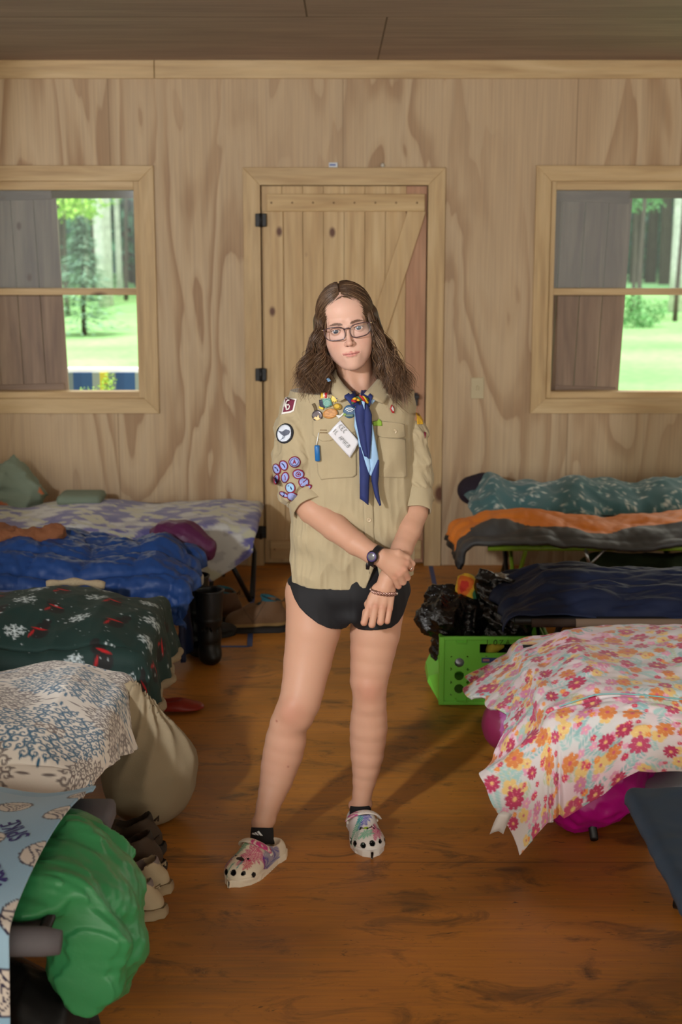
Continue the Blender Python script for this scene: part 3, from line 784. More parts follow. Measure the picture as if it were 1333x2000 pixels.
for s in (-1,1):
    MB().tube(h2w([(s*.0635,-.094,.008),(s*.0705,-.088,.0085),(s*.0715,-.05,.007),(s*.0735,.0,.004),(s*.073,.02,-.012)]), .0019, 8).build('temple', GM, glasses)
    MB().ball(h2w((s*.0690,-.0935,.0088)), (.0024,.0016,.0016)).build('gold_stud', GOLD, glasses)
    P = np.array(Rm[s]); c_ = P.mean(0); lens = h2w(np.vstack([P, c_[None]])); lens_f = [(i, (i+1)%40, 40) for i in range(40)]
    lm = MATS.get('lens')
    if lm is None:
        lm = glass_mat(); lm.name = 'lens'; MATS['lens'] = lm
        for nd in lm.node_tree.nodes:
            if nd.type == 'BSDF_TRANSPARENT': nd.inputs[0].default_value = (.97,.97,.99,1)
            if nd.type == 'MIX_SHADER': nd.inputs[0].default_value = .03
            if nd.type == 'BSDF_GLOSSY': nd.inputs['Roughness'].default_value = .01
    mkobj('lens', lens, lens_f, lm, glasses)

# ---- hair
def build_hair():
    # under-volume
    f = Field((-.14,-.10,-.30), (.16,.16,.15), .004)
    f.ell((0,.022,.038), (.0770,.098,.0815), .01)
    for s in (-1,1): f.chain([((s*.066,.02,.02), .028), ((s*.072,.035,-.08), .034), ((s*.072+.0,.05,-.17), .034)], .02)
    f.chain([((0,.08,0), .05), ((0,.09,-.16), .055)], .03)
    f.ell((0,-.100,-.030), (.056,.088,.088), .008, 's')
    f.ell((0,-.02,-.145), (.055,.10,.07), .01, 's')
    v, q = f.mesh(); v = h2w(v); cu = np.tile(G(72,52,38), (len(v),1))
    r = np.random.RandomState(11); npt = 30; nside = 3
    V = [v]; Q = [q]; CC = [cu]; off = len(v)
    th = np.linspace(0, 2*math.pi, nside, endpoint=False)
    cols = [G(80,58,41), G(92,68,49), G(108,82,59), G(66,47,34), G(138,110,82)]
    E0 = np.array((.0765,.0985,.0820)); EC = np.array((0,.022,.038))
    CL = []
    for i in range(120):
        sd = -1 if i % 2 else 1; b0 = ((i//2+.5)/60)**1.15; front = b0 < .42
        if sd < 0: ex = r.uniform(584,640) if front else r.uniform(596,650); ez = r.uniform(725,768); ey = r.uniform(4.00,4.08) if front else r.uniform(4.08,4.19)
        else: ex = r.uniform(748,802) if front else r.uniform(738,800); ez = r.uniform(742,792) if ex > 750 else r.uniform(722,764); ey = r.uniform(3.975,4.07) if front else r.uniform(4.06,4.19)
        if b0 > .62: ex = r.uniform(640,765); ey = 4.20+r.uniform(0,.03); ez = r.uniform(730,790)
        CL.append((sd, b0, ex, ez, ey, r.uniform(2.0,3.2), r.uniform(0,6.28), r.uniform(.009,.018)))
    for i in range(6600):
        sd, b0, ex, ez, ey, f1, ph, amp = CL[i % 120]; s = sd; b = min(1, max(0, b0+r.normal()*.022))
        az = -37+b*127
        a = math.radians(az)
        root = np.array((s*.003+(-.004), -.072+.145*b**.8*r.uniform(.7,1.1), 0)); dr = np.array((root[0]/E0[0], (root[1]-EC[1])/E0[1], 0)); dr[2] = math.sqrt(max(.05, 1-dr[0]**2-dr[1]**2))
        zl = r.uniform(-.25,.0)
        d1 = np.array((s*math.cos(a), math.sin(a), zl)); d1 /= np.linalg.norm(d1)
        lift = 1+r.uniform(.005,.075)
        pts = []
        for t in np.linspace(0,1,12):
            d = dr*(1-t)+d1*t; d /= np.linalg.norm(d)
            pts.append(EC+E0*d*(1+(lift-1)*min(1,t*3+.35)+.012*t*math.sin(4*t+ph)))
        pts = [h2w(p) for p in pts]; p1 = pts[-1]
        e = A(ex, ez, ey)+r.normal(size=3)*np.array((.0075,.0075,.014)); hang = []
        m = npt-12; L = p1[2]-e[2]
        for j in range(1, m+1):
            t = j/m; sx = t**1.15
            q_ = np.array((p1[0]+(e[0]-p1[0])*sx, p1[1]+(e[1]-p1[1])*t, p1[2]-L*t)); hang.append(q_)
        # keep clear of the cheeks
        P = np.array(pts+hang); tt = np.clip((np.arange(npt)-9)/(npt-9.), 0, 1)
        ph += r.uniform(-.28,.28)
        P[:,0] += amp*tt*np.sin(f1*6.28*tt+ph); P[:,1] += amp*.8*tt*np.cos(f1*6.28*tt+ph)-.006*tt
        P += np.cumsum(r.normal(size=(npt,3))*.00013, 0)
        rad = .00078*np.interp(np.arange(npt), (0,4,npt-6,npt-1), (.7,1,1,.25))*r.uniform(.7,1.25)
        tn = np.gradient(P, axis=0); tn /= np.linalg.norm(tn,axis=1)[:,None]
        u = np.cross(tn, (0.1,1,.2)); u /= np.linalg.norm(u,axis=1)[:,None]; w = np.cross(tn, u)
        ring = P[:,None,:]+rad[:,None,None]*(np.cos(th)[None,:,None]*u[:,None,:]+np.sin(th)[None,:,None]*w[:,None,:])
        V.append(ring.reshape(-1,3)); ii, jj = np.meshgrid(np.arange(npt-1), np.arange(nside), indexing='ij'); ii = ii.ravel(); jj = jj.ravel()
        Q.append(np.stack([ii*nside+jj, ii*nside+(jj+1)%nside, (ii+1)*nside+(jj+1)%nside, (ii+1)*nside+jj], 1)+off); off += npt*nside
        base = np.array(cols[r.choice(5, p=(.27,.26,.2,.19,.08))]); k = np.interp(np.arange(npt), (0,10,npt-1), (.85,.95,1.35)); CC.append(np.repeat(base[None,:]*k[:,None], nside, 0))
    # loose locks by the temples
    for s in (-1, 1):
        for i in range(170):
            ctl = np.array([(-.005,-.068,.088),(-.022,-.0680,.083),(-.044,-.062,.058),(-.059,-.053,.016),(-.065,-.041,-.022),(-.067,-.034,-.062)])*np.array((-s*1.0,1,1))
            k_ = r.uniform(-1,1); ctl = ctl+np.array((-s*.0045*k_-s*.002, .0035*abs(k_)+.001, .004*k_)); t = np.linspace(0,5,npt)
            P = np.stack([np.interp(t, range(6), ctl[:,q_]) for q_ in range(3)],1)
            for _ in range(4): P[1:-1] = (P[:-2]+P[1:-1]*2+P[2:])/4
            P[:,0] += .0018*np.sin(t*2.2+k_)*t/5; P = h2w(P); rad = .0007*np.interp(np.arange(npt), (0,3,npt-5,npt-1), (.6,1,1,.3))
            tn = np.gradient(P, axis=0); tn /= np.linalg.norm(tn,axis=1)[:,None]; u = np.cross(tn, (0.1,1,.2)); u /= np.linalg.norm(u,axis=1)[:,None]; w = np.cross(tn, u)
            ring = P[:,None,:]+rad[:,None,None]*(np.cos(th)[None,:,None]*u[:,None,:]+np.sin(th)[None,:,None]*w[:,None,:])
            V.append(ring.reshape(-1,3)); ii, jj = np.meshgrid(np.arange(npt-1), np.arange(nside), indexing='ij'); ii = ii.ravel(); jj = jj.ravel()
            Q.append(np.stack([ii*nside+jj, ii*nside+(jj+1)%nside, (ii+1)*nside+(jj+1)%nside, (ii+1)*nside+jj], 1)+off); off += npt*nside
            CC.append(np.tile(np.array(cols[r.choice(5, p=(.27,.26,.2,.19,.08))]), (npt*nside,1)))
    return np.concatenate(V), np.concatenate(Q), np.concatenate(CC)
HM = mat('brown_hair', (90,66,48), .42, attr=True, spec=.5)
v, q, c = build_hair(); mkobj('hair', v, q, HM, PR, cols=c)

# ---- shirt
def build_shirt():
    lo = (A(522,900)[0], 3.955, A(690,1165,4.1)[2]); hi = (A(850,900)[0], 4.275, 1.40); h = .0031
    t = Field(lo, hi, h); X, Y, Z = t.grid()
    py = [1165,1130,1080,1030,980,930,880,840,800,770]
    zc = [A(690,p,4.1)[2] for p in py][::1]
    cx = [A(c_,900,4.1)[0] for c_ in (688,688,687,689,694,700,704,704,703,703)]
    aa = [K*w for w in (119,117,112,107,102,98,95,94,84,52)]
    bb = [.118,.116,.110,.104,.104,.108,.110,.102,.080,.055]
    zi = zc[::-1]
    I = lambda arr: np.interp(Z[0,0,:], zi, arr[::-1])[None,None,:]
    a_, b_, c_ = I(aa), I(bb), I(cx)
    x = (X-c_)/a_; y = (Y-4.125)/b_; d = (((np.abs(x)**2.3+np.abs(y)**2.3))**(1/2.3)-1)*np.minimum(a_, b_)
    d = np.maximum(d, Z-A(690,764,4.1)[2])
    t.f = d.astype(np.float32)
    t.cone(A(668,768,4.14), A(596,797,4.13), .046, .045, .03); t.cone(A(738,772,4.14), A(785,806,4.14), .044, .038, .03)
    t.ell(A(652,880,4.045), (.055,.028,.05), .03); t.ell(A(752,880,4.05), (.05,.028,.05), .03)
    s = Field(lo, hi, h)
    s.chain([(A(589,806,4.12), .059), (A(584,842,4.11), .066), (A(581,900,4.095), .068), (A(587,950,4.085), .064), (A(604,980,4.07), .055)], .015)
    sl, X1, Y1, Z1 = s.win(A(540,1060,3.9), A(680,930,4.2))
    ax = A(613,993,4.055)-A(590,966,4.085); ax /= np.linalg.norm(ax); cc = A(597,966,4.085)
    s.f[sl] = np.maximum(s.f[sl], ((X1-cc[0])*ax[0]+(Y1-cc[1])*ax[1]+(Z1-cc[2])*ax[2]).astype(np.float32))
    s.chain([(A(787,813,4.14), .042), (A(803,850,4.14), .045), (A(813,910,4.135), .043), (A(817,965,4.12), .041), (A(814,990,4.105), .038)], .015)
    ax2 = A(811,1003,4.09)-A(817,970,4.12); ax2 /= np.linalg.norm(ax2); cc2 = A(817,964,4.12)
    sl, X1, Y1, Z1 = s.win(A(770,1060,3.9), A(860,950,4.25))
    s.f[sl] = np.maximum(s.f[sl], ((X1-cc2[0])*ax2[0]+(Y1-cc2[1])*ax2[1]+(Z1-cc2[2])*ax2[2]).astype(np.float32))
    P = np.stack([X,Y,Z], -1)
    # folds
    r1 = ridge(P*np.array((95,50,22)), 21, .7, 3)                  # long soft folds down the body
    w = np.clip((1.22-Z)/.25, 0, 1)*.7+.3
    t.f += (-.0070*r1*w).astype(np.float32)
    dg = np.sin((X*.8+Z*1.1)*62+2.2*np.sin(X*14+Z*5))*np.exp(-((X+.02)**2/.02+(Z-.93)**2/.006)); t.f += (-.0055*dg).astype(np.float32)
    # creases across the elbows and from the armpits
    R = P.reshape(-1,3)
    e1 = (P-A(588,950,4.1)); u1 = e1@np.array((-.45,0,.9))
    ring = np.sin(u1*95+3*wob(P*7, 5, 1.2, 4)); m1 = np.exp(-((u1)**2/.0045))
    s.f += (-.0060*ring*m1*(X<0)).astype(np.float32)
    e2 = (P-A(815,940,4.1)); u2 = e2[...,2]+.25*e2[...,0]; ring = np.sin(u2*80+3*wob(P*6, 8, 1.2, 4)); m2 = np.exp(-(u2**2/.008))
    s.f += (-.0052*ring*m2*(X>.05)).astype(np.float32)
    s.f += (-.0075*ridge(P*np.array((75,75,48)), 31, .7, 3)).astype(np.float32)
    k = .0015; g = t.f; dd = s.f; hh = np.clip(.5+.5*(g-dd)/k, 0, 1); F_ = g*(1-hh)+dd*hh-k*hh*(1-hh)
    # neck opening and hem
    hem = A(690,1150,4.1)[2]; bow = .014*np.cos((X-.03)/.176*1.5)*(-1)
    side = np.interp(X[:,0,0], [A(q,1100)[0] for q in (571,600,650,700,735,775,805)], [A(690,q,4.02)[2] for q in (1146,1151,1152,1150,1143,1139,1137)])[:,None,None]
    F_ = np.maximum(F_, side-Z)
    nk = A(703,752,4.13); e = np.sqrt(((X-nk[0])/.058)**2+((Y-4.125)/.058)**2+((Z-nk[2]-.01)/.075)**2)-1
    F_ = np.maximum(F_, -(e*.05).astype(np.float32))
    vx = A(697,775,4.03); wv = np.abs(X-vx[0]-(Z-vx[2])*.15)-np.clip((Z-vx[2]+.012)*.42, -1, .04); F_ = np.where(Y < 4.10, np.maximum(F_, -wv*.8), F_)
    # open front below the last button
    g0 = A(736,1098,4.0); wx = np.abs(X-g0[0]-.012*0-(Z-g0[2])*.10)-np.clip((g0[2]-Z)*.28, -1, .03); F_ = np.where((Y < 4.09)&(Z < g0[2]), np.maximum(F_, -wx), F_)
    v, q = surfnets(F_.astype(np.float32), t.lo, h)
    return v, q
SV, SQ = build_shirt(); shirt = mkobj('shirt', SV, SQ, CLOTH, PR)
bvh = BVHTree.FromPolygons([tuple(x) for x in SV], [tuple(int(i) for i in x) for x in SQ])
CAMP = Vector((0,0,CH))
def hit(px, py, off=0, default=4.0, tree=None):
    d = Vector(ray(px, py)).normalized(); h = (tree or bvh).ray_cast(CAMP, d)
    if h[0] is None: return A(px, py, default)
    return np.array(h[0]-d*off) if abs(off) > .0125 else np.array(h[0]+(h[1] if h[1].dot(d) < 0 else -h[1])*off)
def smooth_depth(P, it=2): return P
def decal(name, poly, m, parent, off=.002, thick=.0015, rings=6, centre=None, sub=4, default=4.0, flat=False, tree=None, **kw):
    """a piece of cloth or metal lying on the shirt: outline in the photograph, laid onto the real surface"""
    q = np.array(poly, float); n = len(q)
    if sub > 1: q = np.concatenate([[q[i]+(q[(i+1)%n]-q[i])*j/sub for j in range(sub)] for i in range(n)])
    c = np.array(centre if centre is not None else q.mean(0)); n = len(q)
    pts = [hit(*c, off, default, tree)]
    for r in range(1, rings+1):
        for p in q: pts.append(hit(*(c+(p-c)*r/rings), off, default, tree))
    pts = np.array(pts)
    if flat:                                       # rigid badge: fit a plane
        c0 = pts.mean(0); u, s_, vt = np.linalg.svd(pts-c0); nn = vt[2]; nn = nn*(1 if nn[1] < 0 else -1)
        dpt = ((pts-c0)@nn)
        pts = pts-np.outer(dpt, nn)+nn*max(0, dpt.max()*.5)
    f = [(0, 1+(i+1)%n, 1+i) for i in range(n)]
    for r in range(rings-1):
        b = 1+r*n; f += [(b+i, b+(i+1)%n, b+n+(i+1)%n, b+n+i) for i in range(n)]
    o = mkobj(name, pts, f, m, parent, **kw)
    if thick:
        s_ = o.modifiers.new('thick', 'SOLIDIFY'); s_.thickness = thick; s_.offset = 0
    return o
def strip(name, left, right, m, parent, off=.003, thick=.0015, nx=5, bulge=0, offs=None, tree=None, default=4.0, sub=4, **kw):
    """a band between two lines of the photograph, laid onto the surface"""
    Lf = np.array(left, float); Rt = np.array(right, float)
    t = np.linspace(0, len(Lf)-1, (len(Lf)-1)*sub+1)
    sm = lambda Q: np.stack([np.interp(t, range(len(Q)), Q[:,i]) for i in (0,1)], 1)
    Lf = sm(Lf); Rt = sm(Rt); O = np.interp(t, range(len(left)), offs if offs is not None else [off]*len(left))
    pts = []
    for i in range(len(Lf)):
        for j in range(nx+1):
            u = j/nx; p = Lf[i]*(1-u)+Rt[i]*u; pts.append(hit(p[0], p[1], O[i]+bulge*math.sin(math.pi*u), default, tree))
    pts = np.array(pts).reshape(len(Lf), nx+1, 3)
    y = pts[...,1]
    for _ in range(3):                              # cloth does not follow every crease
        y[1:-1] = (y[:-2]+y[1:-1]*2+y[2:])/4; y[:,1:-1] = (y[:,:-2]+y[:,1:-1]*2+y[:,2:])/4
    w = nx+1; f = [(i*w+j, i*w+j+1, (i+1)*w+j+1, (i+1)*w+j) for i in range(len(Lf)-1) for j in range(nx)]
    o = mkobj(name, pts.reshape(-1,3), [q[::-1] for q in f], m, parent, **kw)
    if thick: s_ = o.modifiers.new('thick', 'SOLIDIFY'); s_.thickness = thick; s_.offset = 0
    return o
def ellipse(cx, cy, rx, ry, ang=0, n=20):
    a = math.radians(ang); return [(cx+rx*math.cos(t)*math.cos(a)-ry*math.sin(t)*math.sin(a), cy+rx*math.cos(t)*math.sin(a)+ry*math.sin(t)*math.cos(a)) for t in np.linspace(0, 2*math.pi, n, endpoint=False)]
# ---- details of the shirt
def pin(name, poly, col, rough=.4, metal=0, off=.004, thick=.0025, m=None, **kw):
    return decal(name, poly, m or mat(name+'_%d_%d_%d' % col, col, rough, metal), shirt, off, thick, rings=3, sub=1, **kw)
# collar: stand and two leaves
def leaf_(name, P, offs, nx=8, ny=8):
    """P: four corners (neck-top, neck-bottom, tip, outer) as (px,py,y); a gently curved patch"""
    a, b, c, d = [A(*p) for p in P]; pts = []
    for i in range(ny+1):
        v = i/ny
        for j in range(nx+1):
            u = j/nx; p = (a*(1-v)+b*v)*(1-u)+(d*(1-v)+c*v)*u
            p = p+np.array((0,-.014,.006))*math.sin(math.pi*min(1,u*1.0))*offs; pts.append(p)
    w = nx+1; f = [(i*w+j, i*w+j+1, (i+1)*w+j+1, (i+1)*w+j) for i in range(ny) for j in range(nx)]
    o = mkobj(name, pts, f, CLOTH, shirt); s_ = o.modifiers.new('t', 'SOLIDIFY'); s_.thickness = .003; s_.offset = 0
    s_ = o.modifiers.new('b', 'SUBSURF'); s_.levels = 1; s_.render_levels = 1
    return o
def collar_leaf(inner, outer):
    n = 12; t = np.linspace(0,1,n); I = np.array(inner, float); O = np.array(outer, float)
    f = lambda Q: np.stack([np.interp(t, np.linspace(0,1,len(Q)), Q[:,i]) for i in range(3)], 1)
    I, O = f(I), f(O); pts = []
    for i in range(n):
        for j in range(7):
            u = j/6; q = I[i]*(1-u)+O[i]*u; p = A(q[0], q[1], q[2]); p[1] -= .010*math.sin(math.pi*u)
            pts.append(p)
    fc = [(i*7+j, i*7+j+1, (i+1)*7+j+1, (i+1)*7+j) for i in range(n-1) for j in range(6)]
    o = mkobj('collar', pts, fc, CLOTH, shirt); s_ = o.modifiers.new('t', 'SOLIDIFY'); s_.thickness = .0035; s_.offset = 0
    return o
collar_leaf([(668,722,4.16),(656,721,4.10),(660,735,4.055),(674,754,4.020),(689,768,3.995)], [(640,728,4.15),(636,742,4.085),(643,757,4.035),(651,772,4.010),(663,785,3.995)])
collar_leaf([(742,726,4.16),(748,726,4.10),(740,738,4.060),(724,756,4.020),(712,769,3.995)], [(764,740,4.15),(766,752,4.09),(764,765,4.045),(758,779,4.015),(748,789,3.997)])
cs = MB(); cs.tube([A(703,752,4.13)+np.array((.062*math.sin(a), .052*math.cos(a)-.002, .020+.014*math.cos(a))) for a in np.linspace(-2.2,2.2,24)], .013, 10, flat=.22, up=(0,0,1))
cs2 = cs.build('collar_stand', CLOTH, shirt)
# pockets with flaps, placket, buttons
decal('pocket', [(616,852),(640,853),(695,835),(697,905),(697,927),(690,932),(640,935),(628,937),(622,925),(619,890)], CLOTH, shirt, .0022, .002, rings=12)
decal('pocket', [(738,852),(762,856),(791,857),(793,900),(794,930),(788,933),(742,932),(737,926)], CLOTH, shirt, .0022, .002, rings=12)
decal('pocket_flap', [(612,822),(655,812),(694,806),(696,842),(668,852),(645,861),(630,862),(619,855),(613,850)], CLOTH, shirt, .0045, .0025, rings=10)
decal('pocket_flap', [(737,822),(765,824),(788,828),(790,853),(778,856),(745,854),(735,849)], CLOTH, shirt, .0045, .0025, rings=10)
strip('placket', [(700,800),(706,900),(710,980),(712,1040),(716,1095),(722,1120)], [(720,800),(726,900),(729,980),(731,1040),(736,1095),(738,1112)], CLOTH, shirt, .0025, .002, 4)
BTN = mat('tan_button', (188,170,140), .3)
for px, py in ((770,843),(720.5,1015.5)):
    c = hit(px, py, .0045); mb = MB().lathe([(.0,0),(.0062,0),(.0066,.0012),(.0052,.0022),(.0046,.0014),(0,.0014)], (0,0,0), 20, cap=False)
    v = np.concatenate(mb.v); v = np.stack([v[:,0], -v[:,2], v[:,1]], 1)+c; b_ = mkobj('button', v, [q[::-1] for q in mb.f], BTN, shirt)
    for dx in (-.0013,.0013):
        for dz in (-.0013,.0013): MB().ball(c+np.array((dx,-.0020,dz)), .0007, 6, 4).build('thread_hole', mat('thread_brown', (110,90,66), .8), b_)
# rolled cuffs
def cuff(c0, c1, r0, r1, seed):
    c0 = np.array(c0); c1 = np.array(c1); ax = c1-c0; L = np.linalg.norm(ax); ax /= L
    u = np.cross(ax, (0,1,0)); u /= np.linalg.norm(u); w = np.cross(ax, u); n = 40
    prof = [(-.006, r0*.90), (0, r0*1.0), (L*.2, r0*1.05+.001), (L*.5, (r0+r1)/2*1.05), (L*.9, r1*1.03), (L, r1), (L*.98, r1-.004), (L*.6, r1-.006), (0, r0-.010)]
    v = []
    for k, (h, r) in enumerate(prof):
        for j in range(n):
            a = 2*math.pi*j/n; rr = r+.0014*math.sin(3*a+seed+h*60)+.0010*math.sin(7*a+seed*2+h*90); hh = h+.003*math.sin(2*a+seed)*(h > 0)
            v.append(c0+ax*hh+rr*(math.cos(a)*u+math.sin(a)*w))
    f = [(k*n+j, k*n+(j+1)%n, (k+1)*n+(j+1)%n, (k+1)*n+j) for k in range(len(prof)-1) for j in range(n)]
    o = mkobj('cuff', v, f, CLOTH, shirt); s_ = o.modifiers.new('s', 'SUBSURF'); s_.levels = 1; s_.render_levels = 1; return o
cuff(A(595,960,4.088), A(610,992,4.055), .0600, .0575, 1)
cuff(A(593,955,4.092), A(602,975,4.072), .0635, .0620, 4)
cuff(A(816.5,955,4.122), A(813,998,4.09), .0445, .0455, 2)
# ---- patches
WHT = mat('white_thread', (222,218,214), .8, bump=(900,.3,.0006)); MAR = mat('maroon_thread', (110,34,60), .8, bump=(900,.3,.0006))
LAV = mat('lavender_thread', (146,158,214), .8, bump=(900,.3,.0006)); LBL = mat('light_blue_thread', (150,190,226), .8); DKR = mat('dark_red_thread', (126,34,58), .8)
NVY = mat('navy_ink', (34,40,84), .7); DK = mat('near_black_thread', (28,30,36), .8)
o = decal('number_patch', [(558,776),(581,779),(575,803),(570,806),(551,810),(554,794)], WHT, shirt, .002, .0016)
decal('patch_field', [(560,779),(578,781),(572,802),(554,806),(557,794)], MAR, o, .0032, .001)
def stroke(name, pts, w, m, parent, off=.004, **kw):
    P = np.array(pts, float); t = np.gradient(P, axis=0); t /= np.linalg.norm(t, axis=1)[:,None]+1e-9; n = np.stack([-t[:,1], t[:,0]], 1)*w/2
    return strip(name, P-n, P+n, m, parent, off, .0006, 1, sub=2, **kw)
stroke('digit_six', [(569,783),(565,783),(562,788),(560,795),(562,800),(566,799),(568,795),(566,791),(562,793)], 3.0, WHT, o, .0068)
o = decal('bird_patch', ellipse(557.5,847,16.2,20,18), DK, shirt, .002, .0016)
decal('patch_field', ellipse(556.5,847,12.8,17,14), mat('pale_thread', (206,214,228), .8), o, .0034, .001)
GRY = mat('grey_thread', (92,98,116), .8)
decal('bird', [(545,841),(553,842),(560,839),(566,840),(568,843),(565,848),(558,851),(552,848)], GRY, o, .0048, .0006)
stroke('bird_leg', [(556,850),(553,857),(548,863)], .9, GRY, o, .005); stroke('bird_leg', [(560,849),(557,856),(552,858)], .9, GRY, o, .005)
badges = [(542,916,7.5,10.5,-22),(555,909,8,10.5,-18),(576,902,11.5,10.5,0),(541,936,5.8,11,14),(557.5,932,7.6,11,6),(583,926,12,10.5,10),(594,942,10.5,10.0,0),(568,953,9.5,10.5,-20),(556,966,10,5,30),(572,970,11,9,20),(600,953,11,6,-28)]
for i, (cx, cy, rx, ry, an) in enumerate(badges):
    o = decal('merit_patch', ellipse(cx,cy,rx,ry,an,24), DKR, shirt, .0022, .0014, rings=4, sub=1)
    decal('patch_field', ellipse(cx,cy,rx-2.1,ry-2.1,an,24), LBL if i == 7 else LAV, o, .0034, .0008, rings=4, sub=1)
    ink = DKR if i in (4,5,6,10) else NVY
    if i == 2: decal('picture', [(572,906),(576,897),(580,906),(576,903)], DKR, o, .0046, .0005, rings=2); stroke('ring_line', ellipse(576,902,6.5,6.2)+[(582.5,902)], .9, NVY, o)
    elif i == 5: stroke('ring_line', ellipse(583,926,4.5,5.4)+[(587.5,926)], 1.5, ink, o); decal('picture', ellipse(583,926,2.4,2.9), ink, o, .0046, .0005, rings=2, sub=1)
    elif i == 6: stroke('axe', [(588,947),(600,937)], 1.5, ink, o); stroke('axe', [(589,938),(599,948)], 1.5, ink, o); decal('picture', [(592,937),(595,932),(597,937)], ink, o, .0046, .0005, rings=2)
    else:
        a = math.radians(an+70); dx, dy = math.cos(a), math.sin(a)
        stroke('picture', [(cx-dx*5,cy-dy*5),(cx+1,cy-1),(cx+dx*5,cy+dy*5)], 2.2 if i not in (4,) else 1.4, ink, o)
# left-hand sleeve patches seen edge-on
decal('yellow_patch', [(812,806),(818,808),(825,820),(826,829),(815,829)], mat('yellow_thread', (206,160,42), .8), shirt, .002, .0014)
decal('red_patch', [(828,844),(832,845),(830,856)], DKR, shirt, .002, .0014, default=4.12)
# ---- pins and badges on the chest
YEL = (226,190,60)
o = pin('flag_pin', [(627,769),(643,770),(642,779),(628,778)], (222,214,196)); decal('flag_field', [(628,770),(634,770),(634,777),(628,777)], mat('pin_yellow', YEL, .4), o, .0068, .001, rings=2, sub=1); decal('flag_field', [(635,771),(641,771),(640,777),(636,777)], mat('pin_red', (176,36,44), .4), o, .0068, .001, rings=2, sub=1)
st = []
for i in range(20):
    a = 2*math.pi*i/20; r_ = 8.8 if i % 2 else 5.0; st.append((654+r_*math.cos(a), 779+r_*.9*math.sin(a)))
pin('sun_pin', st, (228,200,96), .35)
pin('diamond_pin', [(625,781),(631,780),(637,795),(631,799),(626,792)], (30,40,66)); pin('yellow_pin_bar', [(625,793),(634,796),(633,800),(625,797)], (214,190,60), off=.006)
pin('teal_square_pin', [(631,779),(646,777),(651,791),(637,797)], (112,164,150), off=.006); 
o = pin('teal_round_pin', ellipse(641,787,7.6,7.6), (104,158,148), off=.009); stroke('engraving', ellipse(641,787,5,5)+[(646,787)], .7, mat('pale_teal', (170,204,190), .5), o, .0118)
pin('gold_wreath_pin', ellipse(660,794,8.5,6.5,10), (150,118,44), .4); pin('gold_wreath_centre', ellipse(659,793,5.5,4.4,10), (196,162,40), off=.007)
o = pin('round_dark_button', ellipse(621,811.5,10.4,10.8), (104,98,104), .25, .6); decal('flame', [(614,817),(618,813),(621,815),(624,809),(626,816),(629,818),(622,821)], mat('pale_gold', (236,206,150), .4), o, .0072, .0008, rings=2)
stroke('dark_ribbon', [(613,788),(617,796),(618,802)], 6, mat('dark_ribbon_cloth', (96,82,58), .8), shirt, .004)
WOODP = NT('wooden_pin', .5); n_ = WOODP.noise(WOODP.map((30,30,160), rot=(0,-.35,0)), 3, 3, .6); WP = WOODP.done(WOODP.ramp(n_, [(.35, G(150,98,46)), (.6, G(198,142,78))]))
pin('oval_wooden_pin', ellipse(646.5,807.5,14.2,9.8,-12), (190,134,70), off=.006, m=WP, flat=True)
o = pin('white_clip', [(657,810),(664,811),(672,805),(674,807),(666,814),(662,817)], (214,216,216), off=.008)
o = decal('round_blue_badge', ellipse(683.5,803.5,12.6,13.0), mat('slate_blue_enamel', (52,88,122), .35), shirt, .007, .002, rings=3, sub=1, flat=True)
WE = mat('white_enamel', (222,228,232), .4)
for rr_ in (11.2, 7.6, 4.2):
    stroke('white_arc', [(684+rr_*math.sin(a), 806-rr_*math.cos(a)*.92) for a in np.linspace(-.85,.85,9)], 1.9, WE, o, .0105, sub_=0) if False else strip('white_arc', [(684+(rr_+.9)*math.sin(a), 806.5-(rr_+.9)*math.cos(a)*.92) for a in np.linspace(-.85,.85,9)], [(684+(rr_-.9)*math.sin(a), 806.5-(rr_-.9)*math.cos(a)*.92) for a in np.linspace(-.85,.85,9)], WE, o, .0112, .0008, 1, sub=1)
strip('word_line', [(676,808.5),(691,808.5)], [(676,813),(691,813)], mat('faded_print', (110,134,120), .5), o, .0108, .0005, 1)
pin('green_clip', ellipse(674,809,3.2,2.6), (120,150,60), off=.010)
# name tag in a clear sleeve, with handwriting
NTG = mat('name_card', (206,206,212), .35); tg = [(665,820),(702,862),(683,893),(642,845)]
o = decal('name_tag', tg, NTG, shirt, .011, .0012, rings=6, flat=True)
def tagpt(u, v): a, b, c, d = [np.array(p, float) for p in (tg[3], tg[0], tg[1], tg[2])]; return (a*(1-u)+b*u)*(1-v)+(d*(1-u)+c*u)*v
PEN = mat('pen_ink', (70,84,84), .6)
def handwriting(lines, P, w, m, parent, off, tp):
    for Lp in lines: stroke('handwriting', [tp(*q) for q in Lp], w, m, parent, off)
